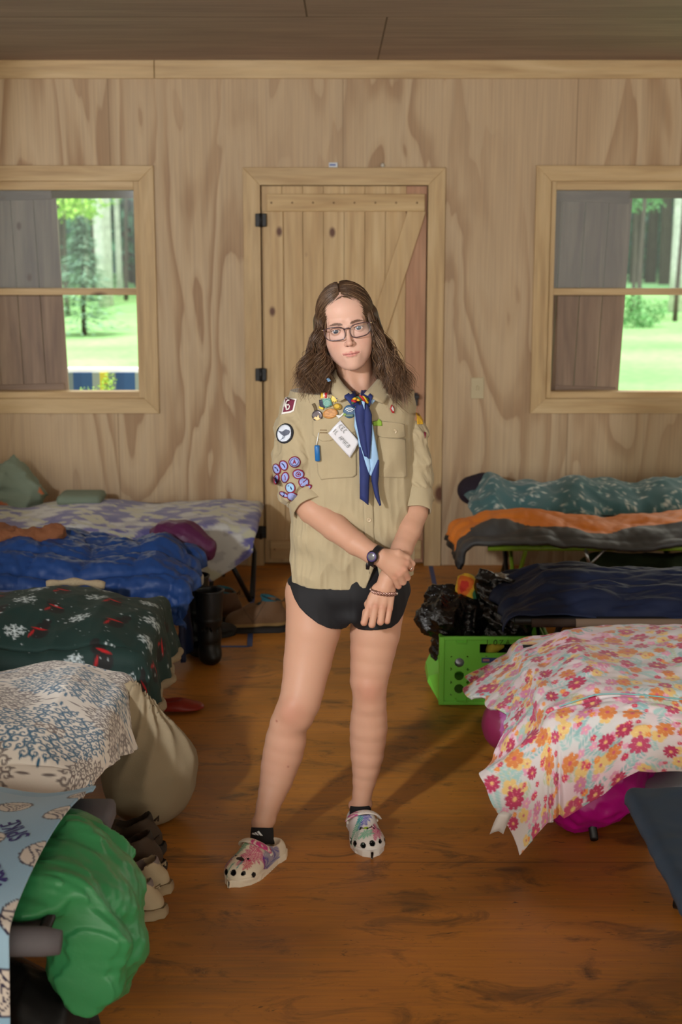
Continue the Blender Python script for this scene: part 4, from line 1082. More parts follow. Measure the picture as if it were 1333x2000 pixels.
# letters CEC and IL ARUCO style strokes: coordinates (u across, v along)
G1 = {'C': [[(.8,.9),(.4,1),(.05,.6),(.1,.2),(.7,0)]], 'R': [[(0,0),(0,1),(.6,.9),(.5,.55),(0,.5)],[(.2,.5),(.8,0)]], 'E': [[(.8,1),(.05,.95),(.05,.5),(.6,.5)],[(.05,.5),(.05,0),(.8,0)]],
      'A': [[(0,0),(.4,1),(.8,0)],[(.1,.35),(.7,.35)]], 'U': [[(0,1),(.05,.2),(.4,0),(.75,.3),(.8,1)]], 'P': [[(0,0),(0,1),(.7,.85),(.6,.5),(0,.45)]], 'I': [[(.3,0),(.3,1)]], 'L': [[(0,1),(0,0),(.7,0)]], 'O': [[(.4,1),(0,.6),(.2,0),(.7,.2),(.7,.8),(.4,1)]],
      'Z': [[(0,1),(.8,.95),(.1,.05),(.85,0)]], 'K': [[(0,1),(0,0)],[(.7,1),(.05,.5),(.8,0)]], 'S': [[(.8,.9),(.2,1),(.1,.6),(.7,.4),(.6,0),(0,.1)]], 'B': [[(0,0),(0,1),(.6,.9),(.5,.55),(0,.5),(.7,.4),(.6,.05),(0,0)]], 'M': [[(0,0),(.1,1),(.4,.4),(.7,1),(.8,0)]]}
def word(txt, org, du, dv, h, w, m, parent, off):
    org = np.array(org, float); du = np.array(du, float); dv = np.array(dv, float)
    for i, ch in enumerate(txt):
        if ch == ' ': continue
        for st_ in G1[ch]: stroke('handwriting', [tuple(org+du*(i+q[0]*.8)+dv*q[1]) for q in st_], w, m, parent, off)
# the card's long side runs down to the right
ux = np.array((37,42))/math.hypot(37,42)*5.6; vy = np.array((23,-25))/34.*8.5
word('CEC', (661,834), ux*1.15, vy, 1, .8, PEN, o, .0170)
word('IL APUCO', (650,843), ux*1.02, vy*.95, 1, .75, PEN, o, .0185)
# stitched name, blue tube hanging from a cord, blue strap end, green tag, red pin
for x0_, x1_, yy in ((627,639,839.5),(627,640,845)): strip('stitching', [(x0_,yy-.8),(x1_,yy-.8)], [(x0_,yy+.8),(x1_,yy+.8)], mat('stitch_brown', (116,92,62), .9), shirt, .0072, .0005, 1)
strip('cord', [(624.6,845),(620.6,868)], [(625.8,845),(621.8,868)], WE, shirt, .009, .0012, 1)
a_ = hit(622.5,869,.012); b_ = hit(623,899,.012); bt = MB(); bt.tube([a_, a_*.98+b_*.02, a_*.9+b_*.1, b_*.95+a_*.05, b_], [.004,.0068,.0078,.0078,.0055], 14); bt.build('blue_tube', mat('blue_plastic', (36,104,168), .3), shirt)
strip('blue_lanyard', [(638,741),(645,750),(651,764),(658,778)], [(643,740),(650,750),(656,763),(660,777)], mat('lanyard_blue', (30,52,110), .6), shirt, .012, .001, 1); strip('lanyard_end', [(638,740),(641,746)], [(643,738),(647,744)], mat('lanyard_light', (120,160,196), .6), shirt, .014, .001, 1)
decal('green_tag', [(728,823),(737,821),(739,817),(745,823),(746,831),(739,831),(729,831)], mat('lime_cloth', (132,170,58), .7), shirt, .0062, .001, rings=3, sub=1)
o = decal('red_pin', [(764,790),(769,795),(769,807),(765,806),(761,798)], mat('pin_red'), shirt, .004, .002, rings=3, sub=1); decal('pin_field', [(764.5,793),(767,797),(767.5,803),(765,802),(763,797)], WE, o, .0068, .001, rings=2, sub=1)
decal('strap_keeper', [(809,770),(821,769),(822,776),(812,777)], DK, shirt, .003, .001, rings=2, sub=1, default=4.13) if False else None

# ---- necker
NB = mat('navy_cotton', (34,46,100), .75, bump=(500,.25,.001), var=(30,.12)); NL = mat('pale_blue_cotton', (150,186,222), .75, bump=(500,.25,.001), var=(30,.08))
nk_ = empty('x', (0,0,0), None, None); bpy.data.objects.remove(nk_)
necker = strip('neckerchief', [(673,775),(688,768),(700,765)], [(688,792),(695,793),(702,796)], NB, PR, .026, .012, 5, bulge=.006, default=3.98)
strip('roll', [(729,775),(718,767),(706,764)], [(722,793),(714,795),(706,798)], NB, necker, .024, .012, 5, bulge=.006, default=3.98)
strip('light_roll', [(722,772),(730,777),(733,782)], [(712,769),(722,780),(727,790)], NL, necker, .022, .004, 2, default=3.98)
# tails: dark and light bands
strip('dark_tail', [(698,790),(694,800),(696,820),(702,850),(706,870),(712,890)], [(715,792),(714,810),(713,830),(718,850),(719,870),(721,895)], NB, necker, .030, .004, 6, bulge=.010, offs=[.030,.032,.034,.034,.032,.030], default=3.98)
strip('dark_tail', [(713,791),(712,805),(711,830),(715,860),(719,885),(720,893)], [(718,789),(726,810),(726,840),(725,860),(723,880),(721,896)], NB, necker, .034, .004, 6, bulge=.008, default=3.98)
strip('pale_tail', [(694,797),(694,815),(693,832),(700,855),(702,872),(708,890),(721,925)], [(699,802),(703,820),(708,835),(711,850),(714,868),(721,890),(724,915)], NL, necker, .028, .004, 5, bulge=.006, default=3.98)
strip('pale_tail', [(706,782),(712,799)], [(713,781),(712,800)], NL, necker, .046, .003, 3, default=3.98)
strip('pale_tail', [(725,836),(726,850),(722,870),(720,895),(722,925)], [(727,828),(732,855),(738,885),(740,900),(725,930)], NL, necker, .026, .004, 5, bulge=.005, default=3.98)
strip('dark_tail', [(703,872),(703,895),(704,930),(704,974)], [(704,874),(713,893),(722,922),(719.5,986)], NB, necker, .024, .004, 6, bulge=.008, offs=[.026,.026,.026,.030], default=3.98)
strip('pale_edge', [(702,885),(702.5,915),(703,945)], [(703.5,885),(704,915),(704.5,945)], NL, necker, .026, .003, 1, default=3.98)
strip('dark_tail', [(740,898),(726,926),(727,940),(734,970),(743,988)], [(740,899),(740,925),(738,945),(740,965),(744,987)], NB, necker, .024, .004, 6, bulge=.010, offs=[.026,.026,.028,.030,.030], default=3.98)
# braided slide
for k, (col, ph) in enumerate((((214,170,40),0),((176,34,40),2.1),((60,96,60),4.2))):
    P = []
    for t in np.linspace(0,1,26):
        px = 688+t*31; py = 786-math.sin(math.pi*t*.9)*9+t*1; c = hit(px, py, .050, 3.98); P.append(c+np.array((0, .0035*math.cos(t*11+ph)+.014*(2*t-1)**2, .0048*math.sin(t*11+ph))))
    MB().tube(P, .0034, 8).build('slide_cord', mat('slide_cord_%d' % k, col, .6), necker)

# ---- shorts
def build_shorts():
    lo = (A(555,1200)[0], 3.95, A(690,1245,4.1)[2]); hi = (A(822,1200)[0], 4.30, A(690,1075,4.1)[2]); f = Field(lo, hi, .0032)
    for L, s in ((Lleg,-1),(Rleg,1)):
        P = leg_pts(L, .009)[:4]; f.chain(P, .012)
    f.ell(A(688,1150,4.125), (.172,.118,.09), .02); f.ell(A(700,1120,4.125), (.13,.108,.10), .02)
    f.cone(A(620,1176,4.12), A(742,1176,4.13), .088, .086, .02); f.ell(A(687,1195,4.10), (.05,.09,.04), .03)
    X, Y, Z = f.grid(); P = np.stack([X,Y,Z],-1)
    f.f += (-.0030*ridge(P*np.array((44,30,10)), 41, .8, 2)).astype(np.float32)
    gx = A(687,1200,4.0)[0]; f.f += (.0015*np.exp(-((X-gx)/.006)**2)*(Y < 4.13)*np.clip((A(687,1150,4.0)[2]-Z)/.05,0,1)).astype(np.float32)
    xs = [A(q,1200,4.03)[0] for q in (558,566,575,585,600,620,642,655,668,677,684,688,693,700,712,735,765,780,790,800,812)]
    zs = [A(690,q,4.03)[2] for q in (1150,1152,1172,1187,1201,1215,1226,1230,1232,1228,1216,1214,1226,1233,1235,1233,1231,1222,1208,1180,1160)]
    hz = np.interp(X[:,0,0], xs, zs)[:,None,None]
    hz = np.where(Y > 4.12, hz*0+np.maximum(hz, 0)*1.0+.0, hz)
    f.f = np.maximum(f.f, (hz-Z)*.8); return f.mesh()
v, q = build_shorts(); shorts = mkobj('shorts', v, q, BLKC, PR)
# hem band of the shorts, a raised edge
# ---- socks
for (L, i0, ang) in ((Lleg, 0, 0), (Rleg, 0, 0)):
    pass
SK = mat('black_sock_knit', (22,22,24), .85, bump=(700,.4,.001))
def sock(px, py, y, px2, py2, y2, r):
    a = A(px,py,y); b = A(px2,py2,y2); mb = MB(); mb.tube([a, a*.8+b*.2, a*.3+b*.7, b], [r*.98, r*1.02, r*1.05, r*1.25], 24); return mb.build('sock', SK, PR)
so = sock(512.5,1616,3.968, 512,1648,3.95, .0335); sock(704,1572,4.12, 705,1600,4.11, .0325)
for i, (dx, h) in enumerate(((-6,5),(0,8),(6,11))):
    bv = BVHTree.FromPolygons([tuple(v_.co) for v_ in so.data.vertices], [tuple(p_.vertices) for p_ in so.data.polygons])
# three white slanted bars on the left sock
sv = np.array([v_.co[:] for v_ in so.data.vertices])+root_loc(PR); sbv = BVHTree.FromPolygons([tuple(x) for x in sv], [tuple(p_.vertices) for p_ in so.data.polygons])
for P in ([(492.5,1629),(495,1626),(501,1631),(499,1631)], [(497,1627),(500,1625),(507,1631.5),(503,1631.5)], [(502,1625),(506,1622.5),(514,1632.5),(509,1632)]):
    decal('sock_bar', P, WE, so, .0012, .0006, rings=2, tree=sbv, default=3.93)

# ---- painted clogs
def clog(loc, ang, name, seed, label):
    f = Field((-.062,-.150,-.002), (.062,.135,.125), .0021)
    f.ell((0,-.066,.026), (.051,.066,.040), .01); f.ell((.004,-.078,.022), (.050,.056,.034), .01)
    f.ell((0,-.005,.040), (.043,.080,.050), .02); f.ell((0,.080,.026), (.037,.046,.036), .03)
    f.cone((0,-.02,.070), (0,.0,.080), .028, .024, .02)
    X, Y, Z = f.grid()
    # sole slab
    w = np.interp(Y[0,:,0], (-.142,-.13,-.10,-.06,-.01,.05,.09,.118,.127), (.004,.026,.045,.0525,.046,.037,.040,.026,.004))[None,:,None]
    so_ = np.maximum(np.abs(X-.003)-w, np.abs(Z-.011)-.0115)*.8
    f.f = np.minimum(f.f, so_.astype(np.float32))
    groove = (.0022*np.exp(-((Z-.0235)/.0016)**2)); f.f += groove.astype(np.float32)
    nt_ = .0011*(np.sin(np.arctan2(X, -Y-.0)*34) > .55)*(Z < .010)*(Z > .001); f.f += nt_.astype(np.float32)
    f.f = np.maximum(f.f, -Z)
    # foot opening
    f.ell((0,.045,.085), (.033,.080,.052), .006, 's'); f.cone((0,-.012,.100), (0,.075,.070), .027, .027, .006, 's')
    hs = [(-.036,-.100,.030),(-.018,-.121,.032),(.006,-.124,.037),(.028,-.111,.035),(.044,-.090,.028),(-.048,-.075,.028),(-.020,-.075,.062),(0,-.080,.063),(.020,-.075,.062),(-.011,-.056,.070),(.012,-.056,.070)]
    for i, h in enumerate(hs):
        r = (.0068,.011,.0070) if i < 6 else (.0032,.004,.006); f.ell(h, r, .0012, 's')
    v, q = f.mesh(); n_ = np.zeros_like(v)
    rr_ = np.random.RandomState(seed); c = np.tile(G(226,216,196) if seed == 1 else G(228,226,224), (len(v),1))
    x, y, z = v.T
    def blob(cx, cy, L, W_, a, col, dens=1.0, zr=(0.02,1)):
        nonlocal c
        ca, sa = math.cos(a), math.sin(a); u = (x-cx)*ca+(y-cy)*sa; t = -(x-cx)*sa+(y-cy)*ca
        hatch = .5+.5*np.sin(u*1500+260*t+9*np.sin(t*160+seed)); edge = (u/L)**2+(t/W_)**2+.35*np.sin(np.arctan2(t,u)*9+seed)
        m = np.clip((1-edge)*3, 0, 1)*np.clip(hatch*1.8+.05, 0, 1)*dens*(z > zr[0])*(z < zr[1]); m = m[:,None]; c = c*(1-m)+np.array(G(*col))*m
    if seed == 1:
        blob(.022,-.060,.050,.020,1.2,(190,36,110)); blob(.030,-.092,.020,.010,1.4,(200,44,90)); blob(-.018,-.052,.042,.012,.9,(46,150,110),.9); blob(-.040,-.092,.026,.012,1.2,(76,60,150)); blob(-.028,-.105,.016,.006,1.5,(190,60,70)); blob(.046,.02,.05,.02,1.5,(60,60,150)); blob(-.01,-.118,.02,.003,1.3,(46,150,130)); blob(.012,-.10,.02,.003,1.5,(60,150,150))
        pt = ((x-.002)/.014)**2+((y+.088)/.006)**2 < 1; c[pt & (z > .045)] = G(40,30,28)
    else:
        blob(-.002,-.042,.040,.020,1.0,(66,70,178)); blob(.010,-.030,.018,.008,.4,(96,60,170)); blob(.026,-.088,.034,.016,1.3,(206,44,120)); blob(-.028,-.060,.036,.010,.9,(60,176,140),.9); blob(-.006,-.100,.026,.014,.3,(70,190,150),.9); blob(-.034,-.090,.03,.008,1.1,(46,150,120),.6)
        d1_ = np.abs(np.hypot((x+.002)/1.0,(y+.062))-.020) < .0016; c[d1_ & (y < -.070) & (z > .045)] = G(22,22,26)
        d1_ = np.abs(np.hypot((x-.030),(y+.062))-.009) < .0014; c[d1_ & (y < -.062) & (z > .03)] = G(22,22,26)
        bp = ((x+.004)/.007)**2+((y+.080)/.004)**2 < 1; c[bp & (z > .045)] = G(150,190,40)
    for h in hs[:6]: c[((v-np.array(h))**2).sum(1) < .0105**2] = G(16,14,14)  # darkness inside the vent holes, large and small, painted into the vertex colour
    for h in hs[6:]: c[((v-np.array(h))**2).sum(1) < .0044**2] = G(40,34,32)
    ca, sa = math.cos(ang), math.sin(ang)
    tf = lambda p: np.stack([p[...,0]*ca-p[...,1]*sa+loc[0], p[...,0]*sa+p[...,1]*ca+loc[1], p[...,2]+loc[2]], -1)
    CM = mat('foam_clog', (226,220,204), .45, attr=True, bump=(900,.15,.0006))
    s_ = mkobj('clog', tf(v), q, CM, PR, cols=c); 
    if label: s_['label'] = label
    # strap turned to the front
    P = []
    for a in np.linspace(-1.25,1.25,28):
        P.append((.0505*math.sin(a)*1.0, .012-.046*math.cos(a), .052+.047*math.cos(a)))
    mb = MB(); mb.tube(np.array(P), .0135, 12, flat=.30, up=(0,-.6,1)); sv_ = np.concatenate(mb.v); cc_ = np.tile(c[0]*0+np.array(G(226,216,196) if seed == 1 else G(228,226,224)), (len(sv_),1))
    if seed == 1: cc_[(sv_[:,0] > .006)] = G(190,50,120)
    else: cc_[(sv_[:,0] < -.020)] = G(196,60,140)
    hz_ = np.sin(sv_[:,2]*900+sv_[:,0]*700) > .2; cc_[hz_] = G(222,214,202)
    mkobj('strap', tf(sv_), mb.f, CM, s_, cols=cc_)
    for s in (-1,1): MB().lathe([(0,-.003),(.006,-.003),(.006,.003),(0,.003)], (0,0,0), 12, 'x') ; rv = MB().ball((s*.0455,.006,.052), (.004,.006,.006), 10, 8); mkobj('rivet', tf(np.concatenate(rv.v)), rv.f, mat('white_rivet', (220,216,208), .4), s_)
    return s_
p_ = at(500,1697,z=0); clog((p_[0]+.004, p_[1]+.005, 0), -math.radians(31), 'clog', 1, 'cream painted clog with pink and green marker strokes')
p_ = at(709,1640,z=0); clog((p_[0], p_[1]+.012, 0), math.radians(9), 'clog', 2, 'white painted clog with blue, pink and green marker strokes')

# ---- watch, bracelet, ring
WB = mat('black_resin', (20,19,24), .45); WP_ = mat('purple_bezel', (70,54,110), .35); LCD = mat('watch_face_grey', (96,96,100), .2)
wc = A(731,1084,3.93); axw = A(746,1091,3.925)-A(712,1073,3.95); axw /= np.linalg.norm(axw)
u_ = np.cross(axw, (0,1,0)); u_ /= np.linalg.norm(u_); w_ = np.cross(axw, u_)
if w_[1] > 0: w_ = -w_
wc = wc+axw*.008
ringp = [wc+(.0285*math.cos(a))*u_*1.05+.0285*math.sin(a)*w_ for a in np.linspace(0,2*math.pi,36,endpoint=False)]
mb = MB(); 
for k in (-1,-.5,0,.5,1): mb.tube([p+axw*k*.0065 for p in ringp], .0028, 8, closed=True)
watch = mb.build('wristwatch', WB, PR)
fc = wc+w_*.0300
fc = fc-u_*0
def disc(c, r, h, m, name, par, n=28, sc_=(1,1)):
    v = []; 
    for hh, rr2 in ((0,r*.98),(h*.7,r),(h,r*.9)):
        for j in range(n): a = 2*math.pi*j/n; v.append(c+w_*hh+rr2*(math.cos(a)*axw*sc_[0]+math.sin(a)*u_*sc_[1]))
    v.append(c+w_*h); f = [(k*n+j, k*n+(j+1)%n, (k+1)*n+(j+1)%n, (k+1)*n+j) for k in range(2) for j in range(n)]+[(2*n+j, 2*n+(j+1)%n, 3*n) for j in range(n)]
    return mkobj(name, v, f, m, par)
disc(fc-w_*.004, .0165, .010, WB, 'watch_case', watch, sc_=(1,1.1)); disc(fc+w_*.005, .0140, .0025, WP_, 'bezel', watch); disc(fc+w_*.0066, .0108, .0018, LCD, 'display', watch)
tail = [wc-u_*.024*s_*0+(.030*math.cos(a))*u_*1.05+.030*math.sin(a)*w_ for s_, a in ((1,2.6),(1,2.9),(1,3.2))]
q0 = A(722,1096,3.925); MB().tube([q0, A(719,1104,3.925), A(718.5,1112,3.93)], [.006,.0065,.005], 8, flat=.4).build('strap_tail', WB, watch)
BR = mat('rose_metal', (170,134,124), .25, .9); bc = A(749.5,1155,3.952); bl = None
P = [bc+np.array((.0355*math.cos(a), .0235*math.sin(a), -.0045*math.cos(a)+.002*math.sin(a))) for a in np.linspace(0,2*math.pi,40,endpoint=False)]
mb = MB()
for ph in (0,2.1,4.2): mb.tube([p+np.array((0, .0036*math.cos(i*1.256+ph), .0042*math.sin(i*1.256+ph))) for i, p in enumerate(P)], .0030, 6, closed=True)
bl = mb.build('bracelet', BR, PR)
MB().ball(bc+np.array((.0375,-.004,-.0055)), .0046).build('bracelet_bead', mat('pale_metal', (206,196,190), .2, .9), bl); MB().ball(bc+np.array((-.0365,-.002,.006)), .0038).build('bracelet_bead', mat('pale_metal'), bl)
rc = (A(792,1103,3.925)+A(803,1110,3.945)*2)/3; d_ = A(803,1110,3.945)-A(792,1103,3.925); d_ /= np.linalg.norm(d_); uu = np.cross(d_, (0,1,0)); uu /= np.linalg.norm(uu); ww = np.cross(d_, uu)
MB().tube([rc+.0106*(math.cos(a)*uu+math.sin(a)*ww) for a in np.linspace(0,2*math.pi,24,endpoint=False)], .0014, 6, closed=True).build('ring', mat('silver', (214,206,196), .15, 1), PR)
# ================================================================== cloth
def drape_fn(xe, s, y0, y1, top, hump=None, flare=.25, flare_e=None, R=.035, fold=.020, ffreq=26, seed=1, floor=.012, endfold=None, rot=0.0, foldv=1.0):
    """maps cloth coordinates (u from the aisle end inward, v from the near edge backward; both may be negative =
    hanging) to the room.  s=+1: the aisle is on the +x side"""
    W_ = y1-y0
    def f(u, v):
        u = np.asarray(u, float); v = np.asarray(v, float)
        du = np.maximum(0, -u); dvf = np.maximum(0, -v); dvb = np.maximum(0, v-W_); dv = dvf+dvb; sg = np.where(dvf > 0, -1.0, 1.0)
        r = np.hypot(du, dv)+1e-9; nx, ny = du/r, sg*dv/r
        arc = R*math.pi/2; th = np.clip(r/R, 0, math.pi/2); hor = R*np.sin(th); drop = R*(1-np.cos(th))
        rem = np.maximum(0, r-arc); P = np.stack([u*6, v*6], -1)
        tang = v*np.abs(nx)*1.0+u*np.abs(ny)*1.0+np.arctan2(dv, du+1e-9)*.22*(r > .001)
        w1 = np.sin(tang*ffreq+seed+1.3*wob(P, seed+3, .5, 4))+.5*np.sin(tang*ffreq*2.1+seed*2)
        amt = np.clip(rem/.16, 0, 1)
        fl_ = flare if flare_e is None else flare*(1-nx**6)+flare_e*nx**6
        hor = hor+rem*fl_+fold*(1-1.5*nx*np.abs(ny))*amt*w1*(foldv); drop = drop+rem*np.sqrt(1-np.square(fl_))
        cu = np.maximum(u, 0); cv = np.clip(v, 0, W_)
        h = hump(cu, cv) if hump is not None else 0*cu
        edge = np.clip(1-rem/.15, 0, 1)
        x = cu-nx*0; xx = xe - s*(cu) + s*nx*hor; yy = y0+cv+ny*hor
        zz = top+h*edge-drop
        zz = np.where(zz < floor, floor+.004*w1*.3+.004, zz)
        if rot: 
            xr, yr = xx-xe, yy-y0; xx = xe+xr*math.cos(rot)-yr*math.sin(rot); yy = y0+xr*math.sin(rot)+yr*math.cos(rot)
        return np.stack([xx, yy, zz], -1)
    return f
def sheet(name, f, u0, u1, v0, v1, res, m, paint=None, label=None, cat=None, thick=.006, edge=None, mask=None, parent=None, disp=None):
    nu = int((u1-u0)/res)+1; nv = int((v1-v0)/res)+1
    U, Vv = np.meshgrid(np.linspace(u0,u1,nu), np.linspace(v0,v1,nv), indexing='ij')
    if edge is not None: U2, V2 = edge(U, Vv)
    else: U2, V2 = U, Vv
    P = f(U2, V2)
    if disp is not None:
        du = np.gradient(P, axis=0); dv = np.gradient(P, axis=1); n = np.cross(du, dv); n /= np.linalg.norm(n, axis=-1)[...,None]+1e-12
        if n[nu//2, nv//2, 2] < 0: n = -n
        P = P+n*disp(U, Vv)[...,None]
    i, j = np.meshgrid(np.arange(nu-1), np.arange(nv-1), indexing='ij'); i = i.ravel(); j = j.ravel()
    q = np.stack([i*nv+j, i*nv+j+1, (i+1)*nv+j+1, (i+1)*nv+j], 1)
    c = paint(U, Vv).reshape(-1,3) if paint is not None else None
    off = tuple(P.reshape(-1,3).mean(0)) if parent is None else None
    pp = P.reshape(-1,3)
    n0 = np.cross(P[1,0]-P[0,0], P[0,1]-P[0,0])
    nm = np.cross(np.gradient(P,axis=0)[nu//2,nv//2], np.gradient(P,axis=1)[nu//2,nv//2])
    if nm[2] > 0: q = q[:, ::-1]
    o = mkobj(name, pp, q, m, parent, cols=c, loc=off)
    if thick: s_ = o.modifiers.new('thick', 'SOLIDIFY'); s_.thickness = thick; s_.offset = -1
    if label: tag(o, label, cat)
    return o, P

class Canvas:
    """paint kept as colours per point of the sheet, in metres of cloth"""
    def __init__(s, U, V, base): s.U, s.V = U, V; s.c = np.tile(np.array(base), U.shape+(1,)).astype(np.float64); s.du = U[1,0]-U[0,0]; s.dv = V[0,1]-V[0,0]; s.u0 = U[0,0]; s.v0 = V[0,0]
    def win(s, u, v, r):
        a = max(0, int((u-r-s.u0)/s.du)); b = int((u+r-s.u0)/s.du)+2; c = max(0, int((v-r-s.v0)/s.dv)); d = int((v+r-s.v0)/s.dv)+2
        return slice(a, max(a,b)), slice(c, max(c,d))
    def put(s, w, m, col):
        m = np.clip(m, 0, 1)[...,None]; s.c[w] = s.c[w]*(1-m)+np.array(col)*m
    def flower(s, u, v, r, n, col, mid, ph=0, depth=.45, ln=None, soft=None):
        w = s.win(u, v, r*1.1); x = s.U[w]-u; y = s.V[w]-v
        if x.size == 0: return
        rho = np.hypot(x, y); a = np.arctan2(y, x)+ph; e = s.du*.9
        R_ = r*(1-depth+depth*np.abs(np.cos(a*n/2))**.5)
        s.put(w, (R_-rho)/e, col)
        if ln is not None: s.put(w, (np.abs(np.sin(a*n/2+math.pi/2)) < .16)*(rho < R_*.85)*(rho > r*.25)*.5, ln)
        s.put(w, (r*.26-rho)/e, mid)
    def leaf(s, u, v, L, W_, a, col):
        w = s.win(u, v, L); x = s.U[w]-u; y = s.V[w]-v
        if x.size == 0: return
        t = x*math.cos(a)+y*math.sin(a); n = -x*math.sin(a)+y*math.cos(a); q = np.clip(t/L, 0, 1)
        s.put(w, (W_*np.sin(math.pi*q)**.8-np.abs(n))/s.du*(t > 0)*(t < L), col)
    def disc(s, u, v, r, col, k=1): w = s.win(u, v, r*1.2); s.put(w, (r-np.hypot(s.U[w]-u, s.V[w]-v))/s.du*k, col)

def paint_floral(U, V):
    c = Canvas(U, V, G(206,198,198)); r = np.random.RandomState(5); u0, u1, v0, v1 = U.min(), U.max(), V.min(), V.max()
    rnd = lambda: (r.uniform(u0,u1), r.uniform(v0,v1))
    n = wob(np.stack([U*14, V*14], -1), 4, 1, 6); c.put((slice(None),slice(None)), np.clip(n-.1,0,1)*.9, G(196,216,218)); c.put((slice(None),slice(None)), np.clip(-n-.2,0,1)*.9, G(232,196,212))
    area = (u1-u0)*(v1-v0)
    for _ in range(int(240*area)):
        u, v = rnd(); a = r.uniform(0,6.28); L = r.uniform(.05,.11); col = G(*[(136,178,180),(156,192,190),(178,192,160)][r.randint(3)])
        for k in range(7):
            t = k/7*L; 
            for sd in (-1,1): c.leaf(u+t*math.cos(a), v+t*math.sin(a), .034*(1-k/10), .0055, a+sd*.75, col)
        c.leaf(u, v, L*1.2, .0016, a, col)
    for _ in range(int(260*area)): u, v = rnd(); c.flower(u, v, r.uniform(.010,.020), 5, G(216,150,178), G(232,196,160), r.uniform(0,6), .5)
    for _ in range(int(150*area)): u, v = rnd(); c.flower(u, v, r.uniform(.018,.028), 5, G(222,188,120), G(190,96,120), r.uniform(0,6), .35, G(236,214,160))
    # larger blooms, spread evenly
    g = .083; kinds = [(G(184,70,104), G(216,186,120), 8, G(216,140,150)), (G(206,126,70), G(196,86,104), 7, G(220,170,110)), (G(200,126,158), G(210,180,110), 9, G(220,176,190)), (G(176,54,90), G(228,180,120), 10, G(224,120,140))]
    k = 0
    for i in range(int((u1-u0)/g)+2):
        for j in range(int((v1-v0)/g)+2):
            u = u0+(i+r.uniform(-.33,.33)+.5*(j%2))*g; v = v0+(j+r.uniform(-.33,.33))*g; kd = kinds[(i*3+j*2+r.randint(2)) % 4]
            c.flower(u, v, r.uniform(.021,.036), kd[2], kd[0], kd[1], r.uniform(0,6), .38, kd[3])
            for _ in range(2):
                a = r.uniform(0,6.28); c.flower(u+.045*math.cos(a), v+.045*math.sin(a), r.uniform(.009,.014), 8, G(198,60,96) if r.rand() < .6 else G(224,140,70), G(236,206,130), 0, .5)
    return c.c
def paint_damask(U, V):
    c = Canvas(U, V, G(232,228,220)); r = np.random.RandomState(2); pu, pv = .50, .38
    bl = G(40,98,132); gr = G(116,108,108); u0, u1, v0, v1 = U.min(), U.max(), V.min(), V.max()
    def scroll(u, v, R_, a0, hand, col, w=.0046):          # a curled tendril
        for t in np.linspace(0, 1, 20):
            a = a0+hand*t*6.6; rr = R_*(1-t*.80); c.disc(u+rr*math.cos(a), v+rr*math.sin(a), w*(1.25-.5*t), col, .8)
    def medal(cu, cv, A_, B_, col, col2):
        s_ = .029; n = int(A_/s_)+1
        for i in range(-n, n+1):
            for j in range(0, n+1):
                x = (i+.5*(j%2))*s_; y = (j+.5)*s_*.82
                e = (abs(x)/A_)**1.4+(abs(y)/B_)**1.4
                if e > 1: continue
                cc = col2 if e < .10 else col
                R_ = s_*.50*r.uniform(.9,1.15); a0 = math.atan2(y, x)+r.uniform(-.5,.5)+math.pi; 
                scroll(cu+x, cv+y, R_, a0, 1 if (i+j)%2 else -1, cc); scroll(cu+x, cv-y, R_, -a0, -1 if (i+j)%2 else 1, cc)
                if e > .72:
                    for sg in (1,-1): c.leaf(cu+x, cv+sg*y, .026, .005, sg*math.atan2(y, x), cc)
        for t in (0, math.pi): c.leaf(cu+A_*.93*math.cos(t), cv, .05, .006, t, col)
        for t in (math.pi/2, -math.pi/2): c.leaf(cu, cv+B_*.93*math.sin(t), .04, .006, t, col)
    for i in range(int((u1-u0)/pu)+2):
        for j in range(int((v1-v0)/pv)+2):
            cu, cv = u0+i*pu, v0+j*pv+.10
            medal(cu, cv, .205, .145, gr, bl); medal(cu+pu/2, cv+pv/2, .205, .145, bl, gr)
    return c.c
def paint_snow(U, V):
    c = Canvas(U, V, G(20,48,44)); r = np.random.RandomState(8); u0, u1, v0, v1 = U.min(), U.max(), V.min(), V.max(); A_ = (u1-u0)*(v1-v0)
    W_ = G(206,220,222)
    pts = [(u0+(i+.5)*.22, v0+(j+.5+.5*(i%2))*.22) for i in range(int((u1-u0)/.22)+1) for j in range(int((v1-v0)/.22)+1)]
    for (u, v) in pts:                                      # grey fir tops with a red scarf shape
        u += r.uniform(-.03,.03); v += r.uniform(-.03,.03)
        a = r.uniform(-.5,.5); 
        for rr, dd in ((.036,0),(.026,.045),(.019,.078)): c.disc(u+dd*math.sin(a), v+dd*math.cos(a), rr, G(24,26,26))
        c.leaf(u-.03, v+.022, .065, .008, .15+a*.3, G(186,26,32)); c.leaf(u+.015, v+.022, .060, .007, -1.3, G(176,24,30))
    for (u, v) in pts:
        uu, vv = u+.11+r.uniform(-.03,.03), v+.02+r.uniform(-.04,.04); Rf = r.uniform(.026,.040)
        for k in range(6):
            a = k*math.pi/3+.2; ca, sa = math.cos(a), math.sin(a)
            for t in np.linspace(0, Rf, 12): c.disc(uu+ca*t, vv+sa*t, .0046, W_)
            for t in (Rf*.5, Rf*.85):
                for sd in (-1,1):
                    for q in (.006,.011): c.disc(uu+ca*t+math.cos(a+sd*.9)*q, vv+sa*t+math.sin(a+sd*.9)*q, .0046, W_)
    for _ in range(int(330*A_)): c.disc(r.uniform(u0,u1), r.uniform(v0,v1), r.choice([.0028,.0042,.0062], p=[.5,.3,.2]), W_)
    return c.c
